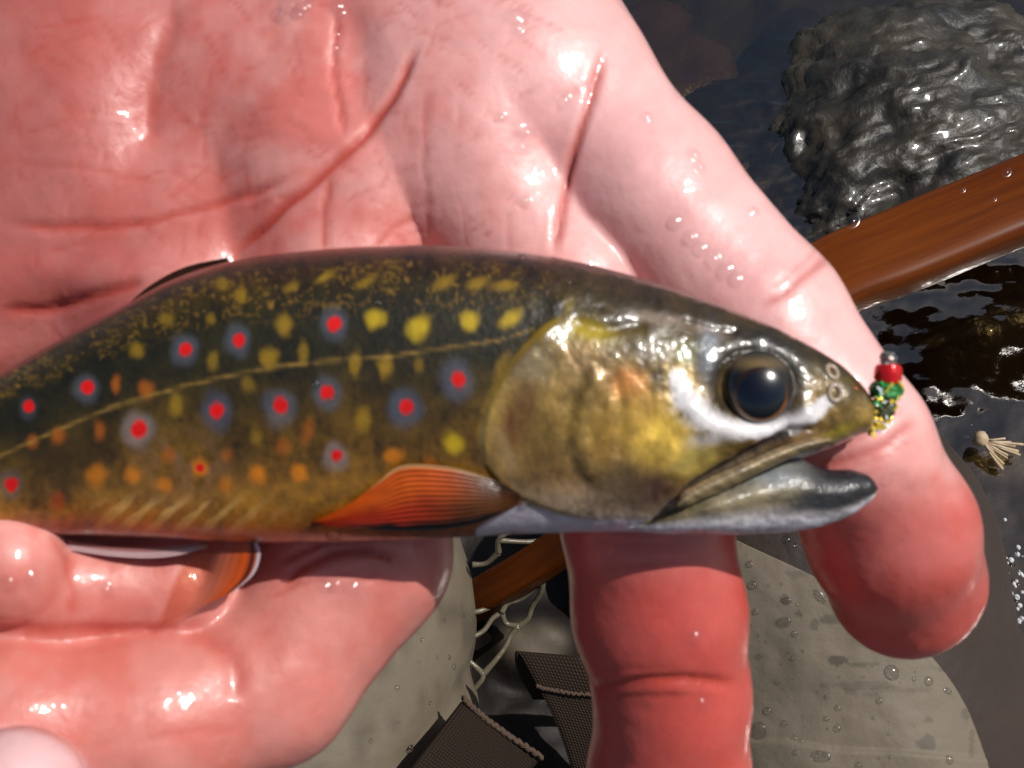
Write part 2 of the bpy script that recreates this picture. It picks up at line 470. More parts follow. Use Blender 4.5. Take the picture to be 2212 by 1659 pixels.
A = HF.new(); chain(A, [(-380, 330, 178, 240), (-560, 800, 155, 205), (-300, 1190, 138, 150), (22, 1226, 136.0, 124)], 3.0); fing.append(A)
A = HF.new(); chain(A, [(-350, 1800, 130, 150), (40, 1712, 121, 142)], 3.0); fing.append(A)
F_ = fing[0]
for B_ in fing[1:]:
    h = np.maximum(0.9 - np.abs(F_ - B_), 0) / 0.9
    F_ = np.minimum(F_, B_) - h*h*.9*.25
h = np.maximum(5.0 - np.abs(palm - F_), 0) / 5.0
T_ = np.minimum(palm, F_) - h*h*5.0*.25
HV, HQ = HF.mesh(T_)
del palm, fing, F_, T_, h
HN = vnormals(HV, HQ)
hu, hv = proj(HV)
facing = smooth(.12, .5, HN[:, 2])
disp = np.zeros(len(HV)); red = np.zeros(len(HV)); pale = np.zeros(len(HV))
wob = 10 * fbm(hu/90, hv/90, 0, 41, 2); wob2 = 10 * fbm(hu/90, hv/90, 0, 43, 2)
def crease(pts, width, depth, redness, soft=2.6, ends=True, lip=.08):
    d, t = polydist(hu + wob*.8, hv + wob2*.8, pts)
    e = np.minimum(smooth(-.02, .15, t), smooth(1.02, .85, t)) if ends else 1
    g = np.exp(-(d/width)**2) * e
    L = (np.exp(-(d/(width*soft))**2) - g * .9) * e
    disp[:] += facing * .42 * (-depth*g + depth*lip*L)
    red[:] = np.maximum(red, redness * np.exp(-(d/(width*1.15))**2) * e)
def mound_(u, v, ru, rv, h, a=0):
    x = (hu-u)*math.cos(a) + (hv-v)*math.sin(a); y = -(hu-u)*math.sin(a) + (hv-v)*math.cos(a)
    disp[:] += facing * h * np.exp(-((x/ru)**2 + (y/rv)**2))
# volumes of the palm
mound_(545, 210, 175, 260, 1.9, -.15); mound_(170, 280, 150, 240, 1.6); mound_(1020, 300, 170, 260, 1.6, .3)
mound_(820, 420, 90, 130, .9); mound_(250, 600, 260, 60, 1.4); mound_(120, 750, 200, 60, 1.0, -.35)
mound_(330, 230, 60, 260, -.6, .15); mound_(760, 90, 50, 110, -1.0, -.25)
mound_(1420, 440, 130, 200, .7, -.6); mound_(1720, 760, 80, 110, .5, -.6)
mound_(1425, 1260, 150, 150, .6); mound_(1460, 1620, 150, 120, .6)
# big lines
crease([(905, 95), (880, 160), (850, 225), (800, 290), (740, 345), (650, 430), (560, 510), (480, 575)], 9, 1.5, .95)
crease([(725, 20), (722, 120), (735, 230), (748, 310)], 7, .8, .55)
crease([(0, 480), (120, 492), (240, 492), (340, 480), (430, 450), (560, 425), (650, 385)], 8, 1.0, .7)
crease([(0, 672), (110, 668), (250, 630), (330, 610)], 10, 1.1, .8)
crease([(385, 0), (345, 110), (322, 220), (318, 330)], 26, .9, .35)
crease([(152, 1345), (158, 1280), (140, 1215), (100, 1150)], 8, .2, .45)
crease([(0, 345), (200, 375), (380, 395)], 6, .25, .25)
crease([(718, 385), (700, 470), (705, 545)], 7, .6, .7)
crease([(905, 455), (840, 500), (810, 545)], 6, .4, .45)
crease([(930, 190), (925, 330), (935, 520)], 6, .3, .3)
crease([(1310, 92), (1285, 180), (1262, 260), (1238, 330), (1220, 420), (1206, 500), (1198, 560)], 9, 1.4, .85)
crease([(1300, 150), (1260, 190), (1215, 215)], 7, .4, .35)
crease([(1795, 552), (1740, 590), (1690, 630), (1640, 662)], 9, .6, .6)
crease([(1985, 905), (1920, 955), (1850, 985), (1760, 1010)], 11, .7, .55)
crease([(1265, 1490), (1330, 1478), (1400, 1466), (1490, 1466), (1600, 1480)], 11, 1.3, .8)
crease([(1265, 1180), (1350, 1178), (1500, 1172)], 8, .3, .3)
crease([(600, 1270), (650, 1225), (720, 1195), (800, 1190), (870, 1215)], 10, 1.2, .85)
crease([(600, 1215), (700, 1172), (820, 1168)], 8, .7, .6)
crease([(380, 1360), (440, 1372), (485, 1402), (508, 1450), (512, 1520)], 22, .8, .5)
crease([(0, 1352), (120, 1358), (260, 1362), (380, 1362)], 12, .5, .6, ends=False)
crease([(300, 1600), (420, 1578), (520, 1575)], 8, .25, .3)
crease([(1270, 1515), (1380, 1500), (1500, 1500)], 6, .4, .35)
crease([(1280, 1445), (1380, 1440), (1480, 1442)], 6, .3, .3)
crease([(1300, 1230), (1400, 1215), (1520, 1212)], 6, .3, .3)
crease([(1770, 535), (1720, 575), (1665, 618)], 5, .25, .3)
crease([(1955, 880), (1890, 930), (1800, 965)], 6, .3, .3)
crease([(1975, 945), (1900, 985), (1800, 1020)], 6, .3, .3)
crease([(560, 1300), (640, 1262), (740, 1240), (860, 1262)], 6, .4, .35)
for k in range(170):                                   # fine palm lines
    x0, y0 = rng.uniform(0, 1150), rng.uniform(-40, 760)
    a = rng.choice([rng.normal(.55, .18), rng.normal(1.45, .2), rng.normal(-.4, .2)])
    L = rng.uniform(40, 150); dx, dy = math.cos(a)*L, math.sin(a)*L
    crease([(x0, y0), (x0+dx*.5, y0+dy*.5+rng.normal(0, 5)), (x0+dx, y0+dy)], rng.uniform(2.4, 4.2), rng.uniform(.08, .26), rng.uniform(.12, .42))
disp += facing * (.16 * fbm(hu/90, hv/90, 0, 51, 4) + .05 * fbm(hu/22, hv/22, 0, 55, 3))
HV2 = HV + HN * disp[:, None]
# skin colour: mottled, redder in the lines and at the finger ends
mot = .75*fbm(hu/120, hv/120, HV[:, 2]/8, 61, 5) + .30*fbm(hu/38, hv/38, HV[:, 2]/4, 67, 4)
base = np.array([.84, .375, .335]); rosy = np.array([.74, .205, .17]); deep = np.array([.50, .055, .03]); tipc = np.array([.52, .062, .045])
C = base + (rosy - base) * smooth(-.25, .35, mot)[:, None]
lit_side = smooth(650, 1450, hu + .3*(400-hv)) * smooth(1050, 800, hv)
C = C + (np.array([.97, .56, .54]) - C) * (.72*lit_side)[:, None]  # sunlit side of the hand painted paler
left_shade = smooth(1000, 100, hu) * smooth(1150, 700, hv)
C = C + (np.array([.46, .105, .085]) - C) * (.72*left_shade)[:, None]  # shade on the left of the palm painted into the skin colour
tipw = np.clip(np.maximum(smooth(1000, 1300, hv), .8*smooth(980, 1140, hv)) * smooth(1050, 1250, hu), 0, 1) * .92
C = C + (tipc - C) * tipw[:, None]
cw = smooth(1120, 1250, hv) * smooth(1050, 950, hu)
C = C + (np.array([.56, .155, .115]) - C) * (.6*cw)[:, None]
nail = smooth(1.0, .8, np.hypot((hu-30)/190, (hv-1720)/165))
C = C + (np.array([.80, .48, .48]) - C) * nail[:, None]
C = C + (deep - C) * np.clip(red, 0, .95)[:, None]
C *= (1 + .06 * fbm(hu/16, hv/16, 0, 63, 3))[:, None]
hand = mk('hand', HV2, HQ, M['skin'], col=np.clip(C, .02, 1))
tag(hand, 'wet pink open hand with palm lines and curled fingers cupping the spotted trout', 'hand')

# ------------------------------------------------------------------ the trout
FD = 138.0
TOP = [(-1500, 1640), (-1150, 1480), (-800, 1275), (-400, 1015), (-150, 885), (0, 808), (120, 742), (270, 662), (390, 600), (500, 566), (650, 544), (800, 533), (950, 531), (1080, 540), (1200, 556), (1350, 592), (1500, 640), (1600, 677), (1700, 720), (1780, 765), (1830, 801), (1865, 840), (1886, 884), (1890, 905)]
BOT = [(-1500, 1760), (-1150, 1640), (-800, 1500), (-400, 1330), (-150, 1230), (0, 1168), (100, 1158), (300, 1160), (500, 1170), (700, 1172), (900, 1166), (1050, 1156), (1200, 1150), (1330, 1148), (1420, 1146), (1465, 1134), (1500, 1088), (1560, 1055), (1650, 1015), (1730, 990), (1800, 964), (1850, 942), (1880, 926), (1890, 910)]
WID = [(-1500, 1.0), (-1150, 2.3), (-800, 3.2), (-400, 4.8), (0, 6.4), (300, 7.4), (700, 8.3), (1050, 8.4), (1250, 8.2), (1450, 7.3), (1620, 6.0), (1760, 4.7), (1840, 3.5), (1878, 2.0), (1890, .35)]
us = np.concatenate([np.linspace(-1500, -160, 70, endpoint=False), np.linspace(-160, 1840, 800, endpoint=False), 1840 + 50*np.sin(np.linspace(0, math.pi/2, 40))])
NR = 300
th = np.linspace(0, 2*math.pi, NR, endpoint=False)
# sample ring so that the picture height is covered evenly
tp = spline(us, TOP)[:, None]; bt = spline(us, BOT)[:, None]; wd = np.maximum(spline(us, WID), .15)[:, None]
cc, ss = np.cos(th)[None], np.sin(th)[None]
mid = (tp + bt)/2; hh = (bt - tp)/2
fv = mid - hh * np.sign(cc) * np.abs(cc)**.92
zz = wd * np.sign(ss) * np.abs(ss)**.86
fuN = np.repeat(us[:, None], NR, 1)
FB = PA(fuN, fv, FD)                                    # on the fish's own mid-plane
FV = FB.copy(); FV[..., 2] += zz
nearZ = FB.copy(); nearZ[..., 2] += np.abs(zz)
pu, pv = proj(nearZ)                                    # where the near flank shows each point
# raised and sunken shapes of the head and flank
bd = np.zeros_like(pu)
GILL = [(1222, 678), (1180, 700), (1133, 745), (1090, 795), (1060, 845), (1045, 890), (1034, 950), (1045, 1005), (1075, 1045), (1110, 1072), (1170, 1100), (1250, 1122), (1340, 1132)]
gd, gt = polydist(pu, pv, GILL)
gx_ = np.interp(pv, [p[1] for p in GILL], [p[0] for p in GILL])
ge = smooth(.0, .12, gt) * smooth(1.0, .86, gt)
side = np.where(pu > gx_, 1.0, -1.0)
bd += .5 * np.exp(-(gd/70)**2) * smooth(-4, 16, gd*side) * ge
def ridge(pts, w, h):
    global bd
    d, t = polydist(pu, pv, pts); e = smooth(-.02, .12, t)*smooth(1.02, .88, t)
    bd += h*np.exp(-(d/w)**2)*e
ridge([(1275, 790), (1245, 850), (1228, 920), (1232, 985), (1260, 1040), (1310, 1075)], 16, -.22)
ridge([(1300, 790), (1268, 850), (1250, 920), (1256, 985), (1290, 1040)], 26, .30)
ridge([(1330, 800), (1345, 900), (1335, 1000)], 14, -.2)
ridge([(1440, 850), (1460, 930), (1440, 1040)], 30, .25)
ridge([(1790, 925), (1700, 925), (1640, 962), (1590, 1000), (1500, 1055), (1465, 1088)], 11, -.8)
ridge([(1785, 880), (1700, 925), (1610, 935), (1520, 915), (1465, 850)], 32, .9)
ridge([(1470, 690), (1540, 712), (1600, 716)], 8, -.3)
ridge([(1230, 690), (1300, 712), (1400, 700)], 14, -.25)
ed = np.hypot((pu - 1634)/1.0, (pv - 832)/1.0)
bd += .05*np.exp(-((ed-104)/24)**2) - 1.3*np.exp(-(ed/76)**4)
bd += .12 * fbm(pu/30, pv/30, 0, 71, 3) * smooth(1050, 1200, pu)
FNn = vnormals(FV.reshape(-1, 3), grid_faces(len(us), NR, True)).reshape(FV.shape)
flip = 1.0 if (FNn[len(us)//2, NR//4, 2] * zz[len(us)//2, NR//4]) > 0 else -1.0
edgefade = smooth(.05, .35, np.abs(ss)) + 0*bd
FV = FV + flip * FNn * (bd * edgefade)[..., None]

def over(C, col, w):
    return C + (np.asarray(col) - C) * np.clip(w, 0, 1)[..., None]
def spot(u, v, rx, ry=None, a=0.0, soft=.35, wobble=.12, s=0):
    ry = ry or rx
    x = (pu-u)*math.cos(a) + (pv-v)*math.sin(a); y = -(pu-u)*math.sin(a) + (pv-v)*math.cos(a)
    r = np.hypot(x/rx, y/ry)
    m = r < 3
    r = np.where(m, r * (1 + wobble * noise(pu/(rx*.9) + u, pv/(rx*.9), 0, s)), r)
    return smooth(1+soft, 1-soft, r)
def fish_colour():
    t = np.clip((pv - tp) / (bt - tp), 0, 1)
    ramp = [(0, lin(74, 40, 24)), (.06, lin(62, 38, 12)), (.14, lin(60, 46, 8)), (.22, lin(38, 34, 8)), (.38, lin(46, 40, 12)), (.5, lin(74, 56, 14)),  # reddish first stop paints the hand's reflection along the back
            (.64, lin(106, 76, 20)), (.78, lin(136, 94, 26)), (.88, lin(166, 112, 26)), (.95, lin(160, 84, 14)), (1, lin(124, 58, 22))]
    C = np.stack([np.interp(t, [r[0] for r in ramp], [r[1][k] for r in ramp]) for k in range(3)], -1)
    n1 = fbm(pu/75, pv/75, 0, 81, 4); n2 = fbm(pu/24, pv/30, 0, 83, 3); n3 = fbm(pu/9, pv/9, 0, 84, 2)
    C = .8 * C * (1 + .65*n1 + .60*n2 + .40*n3)[..., None]
    # dark parr bars and cloudy blotches
    for (u, v, rx, ry, w) in [(60, 900, 70, 120, .75), (215, 800, 60, 80, .5), (500, 830, 70, 110, .45), (640, 800, 60, 90, .4), (330, 760, 60, 60, .6), (850, 850, 70, 120, .4), (700, 670, 110, 60, .6),
                              (900, 640, 120, 40, .5), (960, 880, 50, 90, .3), (140, 1000, 70, 70, .7), (215, 960, 40, 90, .45), (500, 985, 60, 60, .35)]:
        C = over(C, lin(24, 22, 8), w*np.exp(-((pu-u)/rx)**2 - ((pv-v)/ry)**2))
    C = over(C, lin(112, 86, 78), .5*np.exp(-((pu-395)/90)**2 - ((pv-1000)/60)**2) * smooth(-.1, .3, n2))
    # golden worm-track marks on the back
    wt = np.abs(fbm(pu/30, pv/15, 0, 91, 3)); band = smooth(.03, .07, t) * smooth(.27, .17, t) * smooth(1280, 1180, pu)
    C = over(C, lin(150, 112, 28), .34 * band * smooth(.10, .02, wt) * smooth(-.2, .2, n1 + .1))
    gk = noise(pu/7, pv/7, 0, 97); C = over(C, lin(200, 150, 60), .25 * band * smooth(.5, .9, gk))
    # bright flecks at the belly fold
    st = smooth(.1, .5, np.sin((pu + (pv-1100)*1.1)/9.5) + .8*noise(pu/25, pv/25, 0, 98)); bb = np.exp(-((pv-1110)/28)**2) * smooth(170, 300, pu) * smooth(680, 420, pu)
    C = over(C, lin(226, 190, 110), .75*bb*st)
    C = over(C, lin(168, 112, 34), .5*np.exp(-((pv-1120)/22)**2) * smooth(150, 260, pu) * smooth(760, 600, pu))
    # yellow and orange spots
    for (u, v, rx, ry, a, c, w) in YEL: C = over(C, c, w*.80*spot(u, v, rx*.9, ry*.9, a, .62, .22, int(u)))
    # lateral line
    d, tt = polydist(pu, pv, [(-400, 1180), (0, 985), (110, 935), (240, 880), (400, 833), (560, 797), (700, 780), (830, 772), (960, 752), (1080, 735), (1150, 712)])
    C = over(C, lin(170, 132, 60), .8*np.exp(-(d/3.2)**2) * (.6 + .5*noise(pu/14, pv/40, 0, 99)))
    # red spots in pale blue rings
    for (u, v, r, hx, hy, hc, w) in RED:
        C = over(C, hc, w*.58*spot(u - 2, v + 2, hx*.95, hy*.95, 0, .42, .16, int(v)))
        C = over(C, lin(214, 14, 6), spot(u, v, r*.9, r*.92, .3, .26, .14, int(u)))
    met = np.zeros_like(pu) + .12*smooth(.3, .7, t)
    # ---- head
    head = smooth(-14, 10, (pu - gx_)) * smooth(1010, 1040, pu); head = np.where(pu > 1240, 1.0, head)
    th_ = t
    H = [(0, lin(58, 36, 14)), (.12, lin(56, 42, 12)), (.25, lin(92, 74, 20)), (.4, lin(136, 110, 62)), (.6, lin(156, 124, 58)), (.8, lin(120, 90, 48)), (.93, lin(156, 134, 112)), (1, lin(190, 186, 196))]
    hC = np.stack([np.interp(th_, [r[0] for r in H], [r[1][k] for r in H]) for k in range(3)], -1)
    hC = hC * (1 + .5*n1 + .6*n2 + .45*n3)[..., None]
    hm = .22*smooth(.25, .45, th_)
    def blob(u, v, rx, ry, c, w, a=0.0, metal=None):
        nonlocal hC, hm
        x = (pu-u)*math.cos(a) + (pv-v)*math.sin(a); y = -(pu-u)*math.sin(a) + (pv-v)*math.cos(a)
        g = w*np.exp(-((x/rx)**2 + (y/ry)**2)**1.5) * np.clip(1 + .7*n2 + .3*n1, 0, 1.4)
        hC = over(hC, c, g)
        if metal is not None: hm = hm + (metal - hm)*np.clip(g, 0, 1)
    blob(1276, 716, 60, 26, lin(176, 150, 24), .9, .2); blob(1190, 690, 60, 16, lin(150, 128, 24), .7, -.7); blob(1330, 690, 40, 14, lin(60, 42, 8), .8)
    blob(1430, 690, 70, 14, lin(150, 130, 110), .7, .22); blob(1540, 715, 45, 13, lin(170, 150, 132), .75, .25)
    blob(1530, 765, 26, 60, lin(112, 124, 136), .8, .1); blob(1400, 740, 60, 40, lin(96, 80, 46), .6)
    blob(1480, 765, 24, 30, lin(120, 120, 40), .6)
    blob(1150, 790, 40, 40, lin(165, 150, 120), .55, 0, .4); blob(1260, 770, 50, 30, lin(170, 136, 90), .6, 0, .4)  # first patch is a glint painted on the gill cover
    blob(1120, 900, 34, 80, lin(96, 54, 24), .8, .3); blob(1170, 960, 50, 90, lin(96, 70, 30), .6); blob(1090, 970, 16, 60, lin(150, 122, 80), .6, -.4)
    blob(1360, 830, 40, 34, lin(228, 146, 76), .8, .3, .2); blob(1300, 960, 30, 90, lin(148, 112, 34), .6); blob(1385, 900, 60, 60, lin(206, 160, 70), .75, 0, .3)
    blob(1430, 950, 62, 54, lin(252, 206, 84), .98, -.2, .2); blob(1400, 1060, 70, 40, lin(74, 46, 30), .85); blob(1320, 1040, 60, 50, lin(96, 78, 52), .6)
    blob(1510, 990, 60, 36, lin(190, 166, 80), .75, -.45, .5)
    # silver cheek under the eye, its sun highlight painted on as a white streak
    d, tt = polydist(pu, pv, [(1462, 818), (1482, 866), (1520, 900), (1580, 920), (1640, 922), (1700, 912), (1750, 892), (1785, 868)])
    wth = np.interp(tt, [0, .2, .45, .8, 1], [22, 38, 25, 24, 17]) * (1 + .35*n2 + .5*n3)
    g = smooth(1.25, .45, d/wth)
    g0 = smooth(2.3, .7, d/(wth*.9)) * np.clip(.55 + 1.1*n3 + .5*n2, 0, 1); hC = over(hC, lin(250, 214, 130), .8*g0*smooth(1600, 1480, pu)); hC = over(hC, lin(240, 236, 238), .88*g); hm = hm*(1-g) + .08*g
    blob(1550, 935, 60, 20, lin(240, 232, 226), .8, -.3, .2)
    blob(1830, 850, 30, 50, lin(74, 62, 16), .8, .5); blob(1810, 935, 60, 14, lin(170, 150, 40), .7, -.42); blob(1640, 735, 110, 18, lin(40, 28, 10), .8, .35)
    g = np.exp(-((ed-88)/30)**2); hC = over(hC, lin(30, 27, 18), .92*g*smooth(925, 880, pv)); hm = hm*(1-g)
    # dark groove above the upper jaw bone
    d, tt = polydist(pu, pv, [(1790, 928), (1700, 930), (1640, 962), (1590, 1000), (1500, 1055), (1465, 1088)])
    g = np.exp(-(d/10)**2) * smooth(0.02, .2, tt) * smooth(1, .75, tt); hC = over(hC, lin(20, 18, 20), .9*g); hm = hm*(1-g)
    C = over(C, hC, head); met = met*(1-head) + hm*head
    # pale gill-cover rim and dark slit behind it
    C = over(C, lin(172, 146, 84), .65*np.exp(-((gd-7)/7)**2)*(side > 0)*smooth(.25, .5, gt)*smooth(1, .9, gt))
    C = over(C, lin(150, 118, 30), .8*np.exp(-((gd-5)/8)**2)*(side > 0)*smooth(.5, .3, gt)*ge)
    C = over(C, lin(60, 44, 14), .25*np.exp(-((gd-8)/9)**2)*(side < 0)*ge)
    # silvery throat
    d, tt = polydist(pu, pv, [(1040, 1150), (1110, 1120), (1200, 1135), (1320, 1145), (1450, 1140)])
    C = over(C, lin(196, 194, 206), .85*smooth(1.2, .5, d/np.interp(tt, [0, .3, 1], [14, 40, 16])))
    return np.clip(C, .002, .95), np.clip(met, 0, .85)
Y1, Y2, O1, O2 = lin(206, 172, 20), lin(160, 124, 22), lin(226, 130, 14), lin(176, 92, 20)
YEL = [(296, 755, 15, 17, 0, Y2, .8), (615, 703, 18, 23, .3, Y2, .9), (809, 688, 21, 23, .3, Y1, .95), (905, 709, 24, 29, .6, Y1, .98), (1014, 694, 20, 22, .3, Y1, .95),
       (1100, 690, 26, 14, -.6, Y1, .8), (767, 785, 13, 27, .1, Y2, .85), (832, 790, 17, 24, 0, Y2, .9), (655, 765, 12, 24, 0, Y2, .7), (583, 775, 20, 22, .7, Y2, .9), (785, 905, 16, 27, -.2, Y2, .8),
       (905, 788, 11, 16, 0, Y2, .5), (980, 958, 19, 25, -.1, Y1, .95), (665, 930, 14, 27, .1, O2, .55), (610, 965, 18, 20, 0, O2, .6), (250, 830, 10, 21, .1, O2, .8), (315, 840, 18, 20, 0, O2, .8),
       (380, 875, 16, 28, 0, Y2, .7), (460, 780, 12, 22, 0, Y2, .6), (215, 930, 14, 22, 0, O2, .7), (125, 940, 17, 19, .5, O2, .8), (535, 830, 16, 18, 0, Y2, .5), (555, 945, 14, 18, 0, Y2, .5),
       (1085, 790, 13, 36, .5, Y2, .7), (207, 1027, 21, 22, 0, O1, .75), (288, 1027, 19, 20, 0, O1, .7), (355, 1047, 18, 17, 0, O1, .8), (557, 1025, 17, 22, -.1, O1, .95), (645, 1023, 17, 20, 0, O1, .95),
       (365, 985, 16, 17, 0, O2, .7), (490, 985, 14, 15, 0, O2, .6), (850, 985, 23, 17, 0, O1, .75), (487, 1048, 15, 18, 0, O1, .6), (125, 1085, 18, 22, 0, lin(170, 50, 10), .7), (930, 1000, 13, 17, 0, O2, .6), (70, 955, 14, 16, 0, O2, .6),
       (432, 1011, 19, 21, 0, O1, .9), (700, 600, 24, 9, -.5, Y2, .7), (790, 610, 22, 9, -.5, Y2, .6), (960, 610, 26, 12, -.5, Y2, .75), (1030, 612, 24, 12, -.4, Y2, .7), (1090, 618, 26, 12, -.2, Y2, .75), (630, 620, 18, 10, -.5, Y2, .6),
       (520, 640, 14, 18, .2, Y2, .7), (480, 612, 16, 14, .2, Y2, .6), (360, 690, 16, 14, 0, Y2, .6), (455, 688, 10, 14, 0, Y2, .6), (-120, 1010, 16, 20, 0, Y2, .7), (-260, 1120, 16, 20, 0, Y2, .7)]
HB, HPk = lin(94, 98, 112), lin(150, 138, 140)
RED = [(401, 755, 16, 29, 37, HB, .8), (516, 735, 16, 28, 35, HB, .8), (722, 700, 17, 30, 36, HB, .75), (189, 837, 16, 31, 33, HB, .7), (62, 878, 14, 20, 28, HB, .4), (300, 928, 21, 37, 38, HPk, .8),
       (468, 887, 17, 35, 44, lin(76, 86, 110), .8), (606, 877, 18, 35, 41, HB, .85), (707, 848, 16, 31, 38, HB, .85), (878, 879, 17, 37, 45, lin(78, 92, 114), .85), (991, 820, 18, 36, 44, HB, .85), (727, 984, 14, 28, 31, HPk, .8),
       (432, 1011, 10, 12, 12, O1, .5), (25, 1047, 16, 27, 33, HB, .5), (-150, 1070, 15, 26, 32, HB, .6), (-320, 1190, 14, 24, 30, HB, .6)]
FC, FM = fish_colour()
trout = thing('brook_trout', 'small brook trout with red spots in blue rings, mouth open, held in the hand', 'fish', P(700, 1172, FD))
ff = grid_faces(len(us), NR, True)
if flip < 0: ff = ff[:, ::-1]
nv0 = len(us)*NR
Vb = np.concatenate([FV.reshape(-1, 3), FV[0].mean(0)[None], FV[-1].mean(0)[None]])
capf = [[nv0, k, (k+1) % NR, (k+1) % NR] for k in range(NR)]
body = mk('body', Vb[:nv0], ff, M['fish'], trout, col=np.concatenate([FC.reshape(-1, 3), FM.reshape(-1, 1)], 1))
fish_bvh = BVHTree.FromPolygons([tuple(p) for p in FV.reshape(-1, 3)], [tuple(f) for f in ff.tolist()])
def on_fish(u, v, off=0.0):
    d = P(u, v, 1.0); h = fish_bvh.ray_cast(Vector((0, 0, 0)), Vector(d / np.linalg.norm(d)))
    if h[0] is None: return P(u, v, FD - 4), np.array([0, 0, 1.0])
    n = np.array(h[1]); n = n if n[2] > 0 else -n
    return np.array(h[0]) + n*off, n

# lower jaw
JT = [(1340, 1120), (1400, 1100), (1460, 1070), (1540, 1030), (1620, 1002), (1690, 986), (1725, 990), (1760, 1006), (1795, 1014), (1850, 1017), (1882, 1033), (1895, 1052)]
JB = [(1340, 1140), (1420, 1149), (1500, 1151), (1600, 1152), (1705, 1147), (1790, 1130), (1851, 1102), (1884, 1074), (1895, 1058)]
JW = [(1340, 3.0), (1420, 5.2), (1500, 6.3), (1650, 4.6), (1780, 3.2), (1850, 2.2), (1885, 1.2), (1895, .3)]
ju = np.concatenate([np.linspace(1340, 1850, 130, endpoint=False), 1850 + 45*np.sin(np.linspace(0, math.pi/2, 30))]); NJ = 120
tj = np.linspace(0, 2*math.pi, NJ, endpoint=False)
jt, jb, jw = spline(ju, JT)[:, None], spline(ju, JB)[:, None], spline(ju, JW)[:, None]
jv = (jt+jb)/2 - (jb-jt)/2*np.sign(np.cos(tj))*np.abs(np.cos(tj))**.8
jz = jw*np.sign(np.sin(tj))*np.abs(np.sin(tj))**.8
JV = PA(np.repeat(ju[:, None], NJ, 1), jv, FD); JV[..., 2] += jz
JN = JV.copy(); JN[..., 2] += np.abs(jz) - jz
qu, qv = proj(JN)
JV[..., 2] += np.sign(jz)*(.10*np.exp(-((qv - (jt*.55+jb*.45))/16)**2) * smooth(1480, 1560, qu))
tt = np.clip((qv - jt)/(jb - jt), 0, 1)
Jr = [(0, lin(86, 86, 88)), (.2, lin(120, 116, 104)), (.42, lin(122, 110, 80)), (.6, lin(100, 88, 62)), (.74, lin(150, 142, 140)), (.88, lin(196, 192, 198)), (1, lin(170, 166, 174))]
JC = np.stack([np.interp(tt, [r[0] for r in Jr], [r[1][k] for r in Jr]) for k in range(3)], -1)
JC = JC*(1 + .7*fbm(qu/40, qv/12, 0, 121, 4) + .4*fbm(qu/9, qv/9, 0, 122, 2))[..., None]
dk = smooth(1670, 1770, qu + (qv-1060)*.6) * smooth(.86, .66, tt); JC = JC + (lin(16, 18, 24) - JC)*(.97*dk)[..., None]
gp = np.exp(-((qu-1680)/50)**2 - ((qv-1030)/20)**2); JC = JC + (lin(120, 130, 140) - JC)*(.7*gp)[..., None]
jf = grid_faces(len(ju), NJ, True)
if flip < 0: jf = jf[:, ::-1]
jaw = mk('lower_jaw', JV.reshape(-1, 3), jf, M['jaw'], trout, col=np.concatenate([np.clip(JC, .002, 1).reshape(-1, 3), np.full((len(ju)*NJ, 1), .03)], 1))
jaw['label'] = 'dark tipped lower jaw hanging open'

# upper jaw bone (maxilla): a thin plate lying on the cheek
sp = np.linspace(0, 1, 60)
mc = curve([(1795, 950), (1740, 962), (1680, 985), (1620, 1012), (1560, 1040), (1500, 1068), (1462, 1092)], 60)
mw = np.interp(sp, [0, .1, .35, .7, .92, 1], [5, 12, 17, 20, 16, 4])
cr_ = np.linspace(-1, 1, 15)
T2 = np.gradient(mc, axis=0); T2 /= np.linalg.norm(T2, axis=1, keepdims=True); N2 = np.stack([-T2[:, 1], T2[:, 0]], -1)
MV = []; MC = []
for i in range(60):
    for j, c in enumerate(cr_):
        u, v = mc[i] + N2[i]*c*mw[i]
        zc = FD - np.interp(u, [1460, 1600, 1700, 1800], [6.9, 6.2, 5.0, 3.6]) - .75*(1-c*c)
        MV.append(P(u, v, zc))
        k_ = np.clip((c+1)/2, 0, 1)
        g = lin(152, 132, 84)*(1-k_) + lin(196, 168, 130)*k_
        g = g*.52*(1 + .9*float(fbm(np.array((u+v*.4)/34), np.array((v-u*.42)/7), 0, 131, 4)))
        MC.append(g if abs(c) < .9 else g*.6)
MV = np.array(MV); nM = len(MV); back = MV.copy(); back[:, 2] -= 1.0
f1 = grid_faces(60, 15); f2 = f1[:, ::-1] + nM
rim = [i*15 for i in range(60)] + [59*15 + j for j in range(1, 15)] + [i*15 + 14 for i in range(58, -1, -1)] + [j for j in range(13, 0, -1)]
f3 = np.array([[rim[k], rim[(k+1) % len(rim)], rim[(k+1) % len(rim)] + nM, rim[k] + nM] for k in range(len(rim))])
mk('upper_jaw', np.concatenate([MV, back]), np.concatenate([f1, f2, f3]), M['jaw'], trout, col=np.concatenate([np.clip(np.array(MC + MC), .01, 1), np.full((2*nM, 1), .25)], 1))

